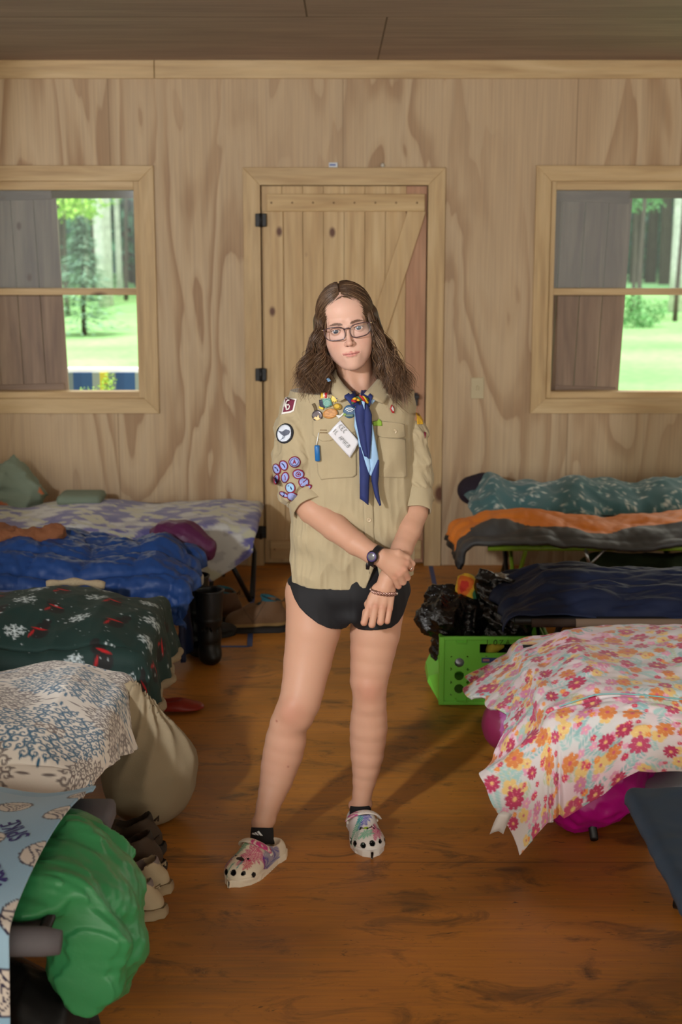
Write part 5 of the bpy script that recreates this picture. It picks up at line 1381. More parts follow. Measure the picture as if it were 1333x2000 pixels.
def paint_volley(U, V):
    c = Canvas(U, V, G(140,182,214)); r = np.random.RandomState(3)
    n = wob(np.stack([U*8, V*8], -1), 9, 1, 5); c.put((slice(None),slice(None)), np.clip(n,0,1)*.55, G(172,204,226)); c.put((slice(None),slice(None)), np.clip(-n,0,1)*.4, G(116,164,204))
    return c.c
def put_ball(c, u, v, R_, ang):
    w = c.win(u, v, R_*1.1); x = c.U[w]-u; y = c.V[w]-v
    if x.size == 0: return
    rho = np.hypot(x, y); c.put(w, (R_-rho)/c.du, G(206,200,194)); lw = .0022
    xr = (x*math.cos(ang)+y*math.sin(ang))/R_; yr = (-x*math.sin(ang)+y*math.cos(ang))/R_; a = np.arctan2(yr, xr)
    ln = np.abs(rho-R_) < lw
    for k in range(3):
        b = a-k*2*math.pi/3; sect = (np.mod(b, 2*math.pi) < 2*math.pi/3)
        q = np.mod(b, 2*math.pi); X = rho/R_*np.cos(q); Y = rho/R_*np.sin(q)
        ln = ln | ((np.abs(Y+.28*np.sin(X*2.4)) < lw/R_) & sect & (X > 0)); 
        for o_ in (.26,.54): ln = ln | ((np.abs(Y-o_+.30*np.sin(X*2.4)) < lw/R_) & sect)
    c.put(w, (ln & (rho < R_+lw)).astype(float), G(44,40,70))
def paint_fleck(base, fl, f2, seed, n_=520, L=.016, W_=.004):
    def p(U, V):
        c = Canvas(U, V, G(*base)); r = np.random.RandomState(seed); u0, u1, v0, v1 = U.min(), U.max(), V.min(), V.max()
        for _ in range(int(n_*(u1-u0)*(v1-v0))): c.leaf(r.uniform(u0,u1), r.uniform(v0,v1), L*r.uniform(.6,1.3), W_*r.uniform(.6,1.3), r.uniform(0,6.28), G(*(fl if r.rand() < .7 else f2)))
        return c.c
    return p
def paint_camo(U, V):
    P = np.stack([U*26, V*46], -1); a = wob(P, 3, 1, 7); b = wob(P*1.4, 13, 1, 7); c = np.tile(np.array(G(112,108,150)), U.shape+(1,))
    c[a > .10] = G(168,166,166); c[(b > .35)] = G(178,176,152); c[(a < -.55)] = G(88,86,140); c[(a > .55)&(b < .1)] = G(190,190,186); return c

def crumple(seed, amp, fr, n=4):
    return lambda U, V: amp*ridge(np.stack([U*fr, V*fr*.8], -1), seed, 1, n)
CLO = lambda name, **k: mat(name, (200,200,200), k.pop('rough', .85), attr=True, bump=k.pop('bump', (700,.25,.0012)), sheen=k.pop('sheen', .2), **k)

# ================================================================== camp cots
def cot(xe, s, y0, y1, z, fabric, frame, label, L=1.95, rail=.016, sleeve=None, hinge=False, legs='x', gp='camp cots in two rows'):
    W_ = y1-y0; o = empty('camp_cot', (xe-s*L/2, (y0+y1)/2, 0), label, 'camp cot', gp)
    mb = MB(); n = 12; m = 8; v = []
    for i in range(n+1):
        for j in range(m+1):
            v.append((xe-s*(L*i/n), y0+W_*j/m, z-.025*math.sin(math.pi*j/m)*math.sin(math.pi*min(1,max(0,i/n)))**.3))
    f = [(i*(m+1)+j, i*(m+1)+j+1, (i+1)*(m+1)+j+1, (i+1)*(m+1)+j) for i in range(n) for j in range(m)]
    b = mkobj('sling', v, f, fabric, o); s_ = b.modifiers.new('t', 'SOLIDIFY'); s_.thickness = .004
    for y in (y0, y1):
        MB().tube([(xe+s*.02, y, z), (xe-s*(L+.02), y, z)], rail, 12).build('side_rail', frame, o)
    for x in (xe-s*.01, xe-s*L): MB().tube([(x, y0, z-.004), (x, y1, z-.004)], rail*.8, 10).build('end_bar', frame, o)
    for x in (xe-s*.14, xe-s*L/2, xe-s*(L-.14)):
        for sg in (1,-1):
            ya, yb = (y0, y1) if sg > 0 else (y1, y0)
            MB().tube([(x+sg*.012, ya, z-.012), (x+sg*.012, (ya+yb)/2, .20), (x+sg*.012, yb-sg*.05, .014)], rail*.72, 8).build('leg', frame, o)
    if hinge:
        CH = mat('bright_steel', (170,172,176), .3, .9)
        hx = xe-s*.44; h = MB(); h.tube([(hx-.018, y0-.006, z+.0), (hx+.002, y0-.02, z-.075)], .008, 8); h.tube([(hx+.075, y0-.006, z), (hx+.004, y0-.02, z-.075)], .007, 8); h.ball((hx+.07,y0-.02,z), .010); h.ball((hx+.002,y0-.02,z-.075), .011); h.build('hinge_bracket', CH, o)
    return o
FB = mat('black_tube', (22,22,24), .45); FG = mat('green_tube', (104,128,30), .4); FN = mat('black_nylon', (24,26,28), .7, bump=(500,.2,.001)); FNB = mat('slate_blue_nylon', (52,74,100), .75, bump=(400,.35,.001), var=(10,.08)); FGY = mat('grey_nylon', (92,90,96), .75, bump=(500,.3,.001)); FOL = mat('olive_tube', (110,116,78), .5)
Z0 = .40
cot(-.50, 1, 6.80, 7.42, .38, FN, FB, 'far-left black-legged cot under the lavender camouflage cloth', L=2.0)
c1_ = [o for o in bpy.data.objects if o.name.startswith('camp_cot') and o.type == 'EMPTY'][-1]
MB().tube([(-.62,6.84,.36),(-.448,6.83,.014)], .013, 8).build('leg', FB, c1_); MB().tube([(-.535,7.38,.37),(-.450,7.22,.17),(-.447,6.90,.014)], .013, 8).build('leg', FB, c1_)
cot(-.66, 1, 5.66, 6.30, .42, FN, FOL, 'olive-railed cot under the royal blue sleeping bag')
cot(-.70, 1, 4.62, 5.24, .42, FN, FB, 'cot under the dark green snowflake fleece')
cot(-.70, 1, 3.56, 4.20, .42, FN, FB, 'cot under the white, grey and blue medallion blanket')
c5 = cot(-.60, 1, 2.64, 3.28, .42, FGY, FB, 'nearest left cot with grey fabric sleeves on its rails')
for y in (2.64, 3.28): MB().tube([(-.565, y, .418), (-.60, y, .420), (-.9, y, .420), (-2.5, y, .42)], [.024,.030,.030,.030], 14).build('rail_sleeve', FGY, c5)
mb = MB(); mb.box((-.66, 3.18, .395), (-.555, 3.31, .452)); mb.build('corner_sleeve', FGY, c5, bevel=.015)
cot(.72, -1, 6.90, 7.50, .42, FN, FB, 'far-right cot by the wall under the teal patterned blanket')
cot(.69, -1, 6.32, 6.80, .40, FN, FG, 'green-railed cot under the orange and grey sleeping bag', hinge=True, rail=.014)
c3 = cot(.66, -1, 5.06, 5.66, .41, FN, FB, 'cot under the dark navy sleeping bag')
MB().tube([(.70, 5.03, .41), (.86, 5.03, .41)], .016, 12).build('rail_sleeve', mat('brown_webbing', (58,44,36), .8), c3); MB().tube([(.86, 5.03, .41), (2.6, 5.03, .41)], .016, 12).build('rail_sleeve', mat('tan_fabric', (118,98,80), .8), c3)
cot(.64, -1, 3.98, 4.66, .42, FN, FB, 'cot under the pink and orange floral comforter', rail=.018)
# nearest right cot: bare slate-blue fabric wrapped over its rails
def blue_cot():
    o = empty('camp_cot', (1.6, 3.1, 0), 'bare slate-blue fabric cot at the right edge of the picture', 'camp cot', 'camp cots in two rows')
    f = drape_fn(.752, -1, 2.50, 3.42, .43, hump=lambda u, v: -.022*np.sin(np.clip(v/.92,0,1)*math.pi)*np.clip(u/.2,0,1), flare=.05, R=.026, fold=.0)
    sheet('sling', f, -.050, 1.95, -.05, .97, .012, FNB, parent=o, thick=.004, disp=crumple(7, .004, 16, 3))
    for y in (2.52, 3.40): MB().tube([(.78, y, .402), (2.75, y, .402)], .018, 12).build('side_rail', FB, o)
    for x in (.86, 1.75, 2.6):
        for sg in (1,-1):
            ya, yb = (2.52, 3.34) if sg > 0 else (3.34, 2.52); MB().tube([(x+sg*.014, ya, .395), (x+sg*.014, (ya+yb)/2, .2), (x+sg*.014, yb-sg*.05, .014)], .013, 8).build('leg', FB, o)
    lg = MB().tube([(.80,2.52,.38),(.865,2.90,.10),(.93,3.36,.018)], .013, 8).build('leg', FB, o)
    pf = at(1326, 1762, z=.02); MB().tube([pf+(-.01,.0,.0), pf+(.05,-.04,.0)], .017, 10).build('rubber_foot', FB, lg)
    return o
blue_cot()

# ================================================================== left row bedding
# lavender camouflage cloth
f = drape_fn(-.445, 1, 6.78, 7.45, .405, hump=lambda u, v: .012*np.sin(u*9)+.02*np.sin(v*5), flare=.10, fold=.012, seed=2)
def slant(U, V):                                    # the corner droops in a point
    return U, V
sheet('blanket', f, -.045, 2.2, -.26, .66, .011, CLO('lavender_camo_cloth'), paint_camo, 'lavender, grey and cream camouflage cloth on the far-left cot by the door', 'blanket', edge=lambda U, V: (U, np.where(V < 0, V*np.clip(1.25-.62*np.abs(U-.24)/.24, .35, 1.1), V)), disp=crumple(3, .010, 8, 3))
# crumpled grey-green shirt heaped at the wall
def heap(name, chain, h, m, label, cat, crease=.012, fr=16, seed=1, cols=None, flat=None, kr=.03, floor=None, group=None, parent=None, n=4, box=None):
    P = np.array([p for p, r in chain]); rr_ = max(r for p, r in chain)
    f = Field(P.min(0)-rr_-.05, P.max(0)+rr_+.05, h); f.chain(chain, kr, flat=flat)
    if len(chain) == 1: f.ell(chain[0][0], (chain[0][1],)*3, .01)
    X, Y, Z = f.grid(); PP = np.stack([X,Y,Z], -1); f.f -= (crease*ridge(PP*fr, seed, 1, n)).astype(np.float32)
    if floor is not None: f.f = np.maximum(f.f, floor-Z)
    v, q = f.mesh(); c = cols(v) if cols else None
    o = mkobj(name, v, q, m, parent, cols=c, loc=tuple(P.mean(0)))
    if label: tag(o, label, cat, group)
    return o
GG = mat('sage_cotton', (120,132,112), .85, attr=True, bump=(300,.2,.001))
def sage(v):
    c = np.tile(G(122,136,120), (len(v),1)); n = wob(v*22, 6, 1, 6); c[n > .95] = G(190,110,70); c[n < -1.0] = G(196,196,180); return c
heap('shirt', [((-1.90,7.36,.46),.10), ((-1.74,7.36,.50),.12), ((-1.66,7.32,.44),.09)], .012, GG, 'crumpled sage green shirt heaped against the plywood wall', 'shirt', .05, 12, 3, sage)
pl = MB(); pl.box((-1.47, 7.18, .425), (-1.24, 7.40, .475)); tag(pl.build('pillow', mat('sage_pillow_cloth', (116,130,114), .85, bump=(200,.3)), loc=(-1.36,7.3,.45), bevel=.022), 'flat sage green pad lying on the lavender camouflage cloth', 'pad')
# royal blue quilted sleeping bag
def hump2(u, v): return .075*np.sin(np.clip(v/.66,0,1)*math.pi)**.6*np.clip((u+.02)/.12,0,1)+.018*np.sin(u*11+v*3)
f = drape_fn(-.665, 1, 5.60, 6.26, .435, hump=hump2, flare=.06, R=.05, fold=.012, seed=4)
def quilt(U, V):
    q = np.abs(np.sin(V*math.pi/.17))**.5; return .026*q*np.abs(np.sin(U*math.pi/.21+.6*np.sin(V*9)))**.35-.018*ridge(np.stack([U*22,V*15],-1), 5, 1, 4)
sheet('sleeping_bag', f, -.10, 1.5, -.20, .68, .0075, mat('royal_blue_nylon', (30,62,118), .5, bump=(60,.15,.004), spec=.35), None, 'royal blue quilted sleeping bag spread over the second left cot', 'sleeping bag', disp=quilt)
f = drape_fn(-.690, 1, 5.70, 6.26, .33, flare=.03, fold=.012, seed=9); sheet('inner_flap', f, -.30, -.02, .0, .40, .012, mat('dark_navy_nylon', (20,34,66), .5), None, 'dark navy lining hanging at the end of the royal blue sleeping bag', 'sleeping bag lining', thick=.02)
heap('stuff_sack', [(at(325,1050,y=6.22),.075), (at(362,1058,y=6.20),.085), (at(398,1072,y=6.18),.055)], .007, mat('plum_nylon', (80,26,66), .5), 'plum purple sleeping bag end beside the royal blue bag', 'sleeping bag', .010, 22, 5)
heap('sweater', [(at(-120,1052,y=5.95),.05), (at(0,1050,y=5.95),.052), (at(60,1055,y=5.93),.04), (at(112,1040,y=5.95),.034)], .006, mat('brown_knit', (120,74,46), .9, bump=(90,.6,.006)), 'brown knitted sweater twisted on the royal blue sleeping bag', 'sweater', .014, 30, 8)
tp = MB(); a_ = at(392,1128,y=5.9); tp.box(a_-(.014,.02,.03), a_+(.012,.02,.012)); tag(tp.build('rail_end_cap', mat('white_plastic_cap', (170,160,146), .5), loc=tuple(a_), bevel=.006), 'small off-white cap at the end of the olive cot rail', 'cap')
# blue mat peeking out under the fleece
tag(MB().box((-2.4, 5.12, .435), (-1.02, 5.27, .475)).build('sleeping_mat', mat('bright_blue_foam', (46,74,150), .6), loc=(-1.7,5.2,.45), bevel=.012), 'bright blue mat showing behind the dark green snowflake fleece', 'mat')
# dark green snowflake fleece with cream sherpa edge
def hump3(u, v): return .075*np.sin(np.clip(v/.72,0,1)*math.pi)**.6*np.clip((u+.05)/.2,0,1)+.012*np.sin(u*14+v*5)
f3 = drape_fn(-.700, 1, 4.56, 5.24, .450, hump=hump3, flare=.13, R=.05, fold=.016, seed=6, ffreq=22)
FL_E = lambda U, V: (U, V)
sheet('blanket', f3, -.24, 1.5, -.27, .70, .0050, CLO('green_fleece', rough=.75, bump=(300,.35,.002), sheen=.0), paint_snow, 'dark green fleece blanket with snowflakes and red scarves on the third left cot', 'blanket', disp=crumple(12, .012, 9, 3))
fl = bpy.data.objects[[o.name for o in bpy.data.objects if o.name.startswith('blanket')][-1]]
P = [f3(np.array(u), np.array(v)) for u, v in [(-.24, t) for t in np.linspace(.68,-.27,50)]+[(t,-.27) for t in np.linspace(-.235,1.45,70)]]
P = np.array(P); mb = MB(); mb.tube(P, [.016+.003*math.sin(i*1.9) for i in range(len(P))], 10); mb.build('sherpa_edge', mat('cream_sherpa', (164,148,120), .95, bump=(220,.9,.006)), fl)
P = np.array([f3(np.array(u), np.array(.695)) for u in np.linspace(.20,.42,16)]); tag(MB().tube(P+(0,0,.022), [.014+.004*math.sin(i) for i in range(16)], 10).build('sherpa_fold', mat('cream_sherpa')), 'cream sherpa fold showing at the back of the dark green fleece', 'blanket edge')
# medallion blanket
def hump4(u, v): return .085*np.sin(np.clip(v/.82,0,1)*math.pi)**.6*np.clip((u+.05)/.15,0,1)+.020*np.sin(u*10-v*8)*np.clip(u/.2,0,1)
f4 = drape_fn(-.700, 1, 3.50, 4.27, .445, hump=hump4, flare=.22, R=.05, fold=.018, seed=8, ffreq=24)
sheet('blanket', f4, -.16, 1.5, -.13, .82, .0034, CLO('medallion_cloth', bump=(500,.3,.0015)), paint_damask, 'white blanket with curly blue and grey medallions on the fourth left cot', 'blanket', edge=lambda U, V: (np.where(U < 0, U*np.clip(.45+V/.7*.95, .3, 1.35), U), V), disp=crumple(14, .014, 8, 3))
# light blue volleyball blanket with words, and balls
def hump5(u, v): return .045*np.sin(np.clip(v/.66,0,1)*math.pi)**.7+.014*np.sin(u*16+v*4)
f5 = drape_fn(-.608, 1, 2.62, 3.30, .475, hump=hump5, flare=.04, R=.045, fold=.012, seed=5, ffreq=20)
sk = lambda U, V: (U+np.clip((.68-V)/.68, 0, 1.0)*.046, V)
def pv(U, V):
    c = Canvas(U, V, (0,0,0)); c.c = paint_volley(U, V)
    for (u, v, R_, a) in ((.005,.41,.044,.3), (.150,.30,.046,1.1), (-.010,.20,.052,.6), (-.022,.0,.048,2), (-.004,.56,.036,1.6), (.150,.53,.040,.4), (.005,-.155,.045,1), (.05,-.32,.05,.2), (.24,-.16,.05,2.2), (.26,.10,.05,1.1), (.27,.40,.05,1), (.46,.55,.05,0), (.50,.2,.05,.5), (.8,.2,.05,1), (.7,.6,.05,2), (.95,.5,.05,1)): put_ball(c, u, v, R_, a)
    return c.c
bl5, _ = sheet('blanket', f5, 0.0, 1.5, -.42, .70, .0040, CLO('volleyball_fleece', bump=(300,.3,.002)), pv, 'light blue blanket with volleyballs and purple words on the nearest left cot', 'blanket', edge=sk)
PUR = mat('purple_print', (58,54,124), .8)
def print_word(txt, u, v, ang, size, parent, fn, ed, m):
    cu = bpy.data.curves.new('txt', 'FONT'); cu.body = txt; cu.size = size; cu.extrude = 0; cu.align_x = 'CENTER'; cu.offset = size*.008
    ob = bpy.data.objects.new('t', cu); C.objects.link(ob); dg = bpy.context.evaluated_depsgraph_get(); me = bpy.data.meshes.new_from_object(ob.evaluated_get(dg)); bpy.data.objects.remove(ob)
    import bmesh
    bm = bmesh.new(); bm.from_mesh(me); bmesh.ops.triangulate(bm, faces=bm.faces[:]); 
    for _ in range(3):
        es = [e for e in bm.edges if e.calc_length() > .012]
        if es: bmesh.ops.subdivide_edges(bm, edges=es, cuts=1); bmesh.ops.triangulate(bm, faces=bm.faces[:])
    q = np.array([x.co[:2] for x in bm.verts]); F__ = [tuple(y.index for y in x.verts) for x in bm.faces]; bm.free()
    x = q[:,0]*math.cos(ang)-q[:,1]*math.sin(ang); y = q[:,0]*math.sin(ang)+q[:,1]*math.cos(ang)
    U_, V_ = ed(u-x, v+y); e = .002; P = fn(U_, V_); Px = fn(U_+e, V_); Py = fn(U_, V_+e); n = np.cross(Px-P, Py-P); n /= np.linalg.norm(n, axis=1)[:,None]; n[n[:,2] < 0] *= -1
    o = mkobj('printed_word', P+n*.0016, F__, m, parent, smooth=False); return o
print_word('SPIKE', .075, .345, 2.03, .062, bl5, f5, sk, PUR)
print_word('ACE', .068, .150, 2.1, .062, bl5, f5, sk, PUR)
print_word('BUMP', .062, .045, 1.15, .060, bl5, f5, sk, PUR)
print_word('SPIKE', .21, .22, 2.2, .062, bl5, f5, sk, PUR); print_word('ACE', .36, .34, 1.1, .062, bl5, f5, sk, PUR)
# green puffy sleeping bag falling off the end of the nearest cot
GR = mat('emerald_nylon', (54,138,86), .36, bump=(40,.2,.006), spec=.5, var=(6,.10))
def gbag():
    ch = [((-1.5,2.98,.425),.026), ((-.80,2.98,.430),.030), ((-.68,2.98,.440),.042), ((-.615,2.97,.430),.064), ((-.562,2.95,.375),.088), ((-.540,2.93,.295),.092), ((-.545,2.92,.240),.088)]
    P = np.array([p for p,_ in ch]); f = Field(P.min(0)-.32, P.max(0)+.32, .0065); f.chain(ch, .04, flat=((0,1,0),2.25)); f.ell((-.66,2.96,.437), (.11,.27,.050), .04)
    # flat>1 widens along y
    X, Y, Z = f.grid(); PP = np.stack([X,Y,Z],-1)
    dirs = np.stack([X*6+Z*9, Y*16-Z*6, Z*10+Y*5],-1); f.f += (.020*ridge(dirs, 6, 1.15, 4)-.006).astype(np.float32)
    f.f = np.maximum(f.f, .07-Z); return f.mesh()
v, q = gbag(); tag(mkobj('sleeping_bag', v, q, GR, loc=(-.6,2.96,.3)), 'shiny emerald green puffy sleeping bag spilling off the nearest left cot', 'sleeping bag')

# ================================================================== right row bedding
TE = paint_fleck((62,106,112), (206,214,206), (150,182,180), 4, 620, .034, .008)
def humpR1(u, v): return .11*np.sin(np.clip(v/.6,0,1)*math.pi)**.6*np.clip((u+.03)/.1,0,1)+.018*np.sin(u*13+1)+.012*np.sin(u*29)
f = drape_fn(.70, -1, 6.90, 7.50, .44, hump=humpR1, flare=.05, R=.05, fold=.012, seed=3)
sheet('blanket', f, -.06, 1.9, -.085, .62, .008, CLO('teal_cloth'), TE, 'teal blanket with pale flecks on the far-right cot by the wall', 'blanket', disp=crumple(22, .020, 12, 3))
heap('pillow', [(at(922,958,y=7.36),.075), (at(945,952,y=7.34),.075)], .008, mat('dark_plum_cloth', (34,26,40), .85), 'dark plum pillow at the aisle end of the far-right cot', 'pillow', .008, 14, 4)
# orange and grey sleeping bag: orange top, grey inside showing along the near edge
def humpR2(u, v): return .055*np.sin(np.clip(v/.52,0,1)*math.pi)**.7*np.clip((u+.06)/.14,0,1)+.014*np.sin(u*7.5)
f = drape_fn(.620, -1, 6.30, 6.82, .450, hump=humpR2, flare=.30, R=.09, fold=.005, seed=7)
def pO(U, V):
    c = np.tile(G(224,128,42), U.shape+(1,)); e = .10+.035*np.sin(U*7.5+1)+.012*np.sin(U*19); end = U < .02
    g = (V < e)*(U > .03+.25*V*0); g2 = (U < .12)&(V < .12+(.12-U)*.3)
    c[(V < e) & (U > -.02)] = G(66,66,66); c[(U <= -.0)&(V < .10+U*0)] = G(60,60,62); c[(U < -.15)] = G(24,24,28); return c
sheet('sleeping_bag', f, -.18, 2.0, -.055, .54, .008, mat('orange_grey_nylon', (190,100,40), .55, attr=True, bump=(50,.15,.004)), pO, 'orange sleeping bag with grey lining on the green-railed right cot', 'sleeping bag', thick=.022, disp=lambda U, V: -.020*ridge(np.stack([U*14,V*9],-1), 25, 1, 4))
# things stored under the green-railed cot
heap('duffel_bag', [((1.25,6.62,.15),.14), ((1.62,6.62,.15),.14)], .012, mat('dark_green_canvas', (40,52,26), .8), 'dark green bag stored under the green-railed cot', 'bag', .03, 10, 3, floor=.003)
heap('clothes_bag', [((1.95,6.62,.17),.15), ((2.1,6.64,.17),.15)], .012, mat('teal_print_cloth', (74,112,120), .8, var=(30,.4)), 'pale teal cloth bundle under the green-railed cot', 'bag', .03, 12, 5, floor=.003)
# dark navy sleeping bag
def humpR3(u, v): return .10*np.sin(np.clip(v/.62,0,1)*math.pi)**.6*np.clip((u+.05)/.16,0,1)+.012*np.sin(u*8)
f = drape_fn(.665, -1, 5.06, 5.70, .43, hump=humpR3, flare=.10, R=.07, fold=.006, seed=9)
sheet('sleeping_bag', f, -.10, 2.0, -.010, .68, .008, mat('midnight_nylon', (24,33,58), .6, spec=.3, bump=(50,.2,.005), var=(7,.2)), None, 'dark navy sleeping bag on the third right cot', 'sleeping bag', disp=lambda U, V: -.024*ridge(np.stack([U*10,V*22],-1), 27, 1, 4))
# floral comforter
def humpR4(u, v): return .100*np.sin(np.clip((v+.03)/.86,0,1)*math.pi)**.55*np.clip((u+.05)/.16,0,1)+.014*np.sin(u*9+v*6)
f8 = drape_fn(.640, -1, 3.96, 4.78, .435, hump=humpR4, flare=.26, flare_e=.85, R=.06, fold=.013, seed=11, ffreq=24)
def edF(U, V):
    du = np.clip(-U/.30, 0, 1); 
    V2 = np.where(V < 0, V*np.where(U > .22, .62, .62+.38*np.clip((.22-U)/.22,0,1)), V)
    U2 = np.where(U < 0, U*np.clip(.62+.38*np.clip((.12-V)/.12, 0, 1)+.26*np.clip((V-.35)/.3,0,1)+.02*np.sin(V*20), .5, 1), U); return U2, V2
cf, _ = sheet('comforter', f8, -.31, 1.7, -.31, .85, .0038, CLO('floral_cotton', bump=(500,.25,.0012)), paint_floral, 'comforter with pink and orange flowers hanging off the fourth right cot', 'comforter', edge=edF, disp=lambda U, V: -.014*(1-.85*np.clip(-V/.08,0,1)*np.clip((.2-U)/.1,0,1))*ridge(np.stack([U*13,V*13],-1), 31, 1, 4)-.010*np.exp(-((V-.02)/.006)**2)*(U > -.05), thick=.012)
STI = mat('aqua_piping', (120,176,176), .7)
P = np.array([np.array(f8(*edF(np.array(u), np.array(.02))))+(0,-.0015,.004) for u in np.linspace(.0,1.0,50)]); MB().tube(P, .0022, 6).build('seam_piping', STI, cf)
tg_ = at(985,1598,y=3.76); V_ = []
for i in range(5):
    for j in range(4): V_.append(tg_+np.array((-.016+.013*j-.006*i, .005*math.sin(j*2+i), .022-.015*i-.006*abs(j-1.5))))
lb = mkobj('care_label', V_, [(i*4+j, i*4+j+1, (i+1)*4+j+1, (i+1)*4+j) for i in range(4) for j in range(3)], mat('white_satin', (206,200,198), .4), cf); s_ = lb.modifiers.new('t','SOLIDIFY'); s_.thickness = .001
# ================================================================== bags, crate, shoes
# magenta bag under the comforter
MG = mat('magenta_nylon', (176,8,128), .35, bump=(30,.3,.006), spec=.5)
heap('tote_bag', [((.745,4.13,.12),.120), ((.785,4.14,.16),.125), ((.98,4.47,.15),.13)], .008, MG, 'shiny magenta bag on the floor under the floral comforter', 'bag', .020, 14, 6, floor=.002)
wv = bpy.data.curves.new('txt', 'FONT')
PKB = mat('pink_nylon', (176,84,158), .45, attr=True)
def pkc(v): c = np.tile(G(176,80,150), (len(v),1)); c[v[:,0] < .555] = G(140,40,82); return c
heap('duffel_bag', [((.600,4.80,.105),.098), ((.70,4.84,.12),.115), ((.95,4.86,.13),.12)], .008, PKB, 'pink and plum striped bag on the floor beside the green crate', 'bag', .008, 14, 7, pkc, floor=.002)
# clear bin
CLR = mat('milky_plastic', (196,196,206), .3, alpha=.62); bn = empty('storage_bin', (1.12, 4.05, 0), 'milky clear plastic bin beside the magenta bag at the right edge', 'storage bin')
x0, x1, y0, y1 = .925, 1.45, 3.99, 4.30
mb = MB(); mb.box((x0,y0,.001),(x1,y1,.006)); mb.box((x0,y0,.006),(x1,y0+.004,.135)); mb.box((x0,y1-.004,.006),(x1,y1,.135)); mb.box((x0,y0+.004,.006),(x0+.004,y1-.004,.135)); mb.box((x1-.004,y0+.004,.006),(x1,y1-.004,.135)); mb.build('tub', CLR, bn, smooth=False)
MB().box((x0-.008,y0-.008,.135),(x1+.008,y1+.008,.147)).build('lid', mat('white_plastic_lid', (196,198,206), .4), bn, bevel=.004)
heap('folded_clothes', [((1.02,4.13,.068),.055), ((1.20,4.13,.068),.055)], .01, mat('pale_blue_cloth', (150,170,190), .9), 'pale blue clothes folded inside the milky plastic bin', 'clothes', .01, 14, 3, floor=.008)
# cream laundry bag
CB = mat('cream_canvas', (146,132,106), .85, bump=(260,.3,.0015), var=(5,.07))
def lbag():
    ch = [((-.645,4.20,.42),.030), ((-.64,4.21,.36),.052), ((-.625,4.215,.27),.092), ((-.605,4.22,.18),.145), ((-.605,4.22,.13),.142)]
    P = np.array([p for p,_ in ch]); f = Field(P.min(0)-.22, P.max(0)+.2, .007); f.chain(ch, .03)
    X, Y, Z = f.grid(); a = np.arctan2(Y-4.22, X+.61); k = np.clip((Z-.10)/.28, 0, 1)
    f.f -= (.009*k*(1-2*np.abs(np.sin(a*5.5+1.5*np.sin(Z*12)+.6)))+.006*ridge(np.stack([X*16,Y*16,Z*9],-1), 3, 1, 3)).astype(np.float32)
    f.f = np.maximum(f.f, .002-Z); return f.mesh()
v, q = lbag(); tag(mkobj('laundry_bag', v, q, CB, loc=(-.61,4.22,0)), 'cream canvas laundry bag slumped on the floor beside the medallion blanket', 'laundry bag')
# black bag at the lower left corner
heap('backpack', [((-.80,2.95,.10),.10), ((-.66,2.90,.09),.085), ((-.60,2.95,.05),.05)], .008, mat('jet_black_nylon', (14,13,14), .6), 'black backpack on the floor under the nearest left cot', 'backpack', .02, 18, 3, floor=.002)

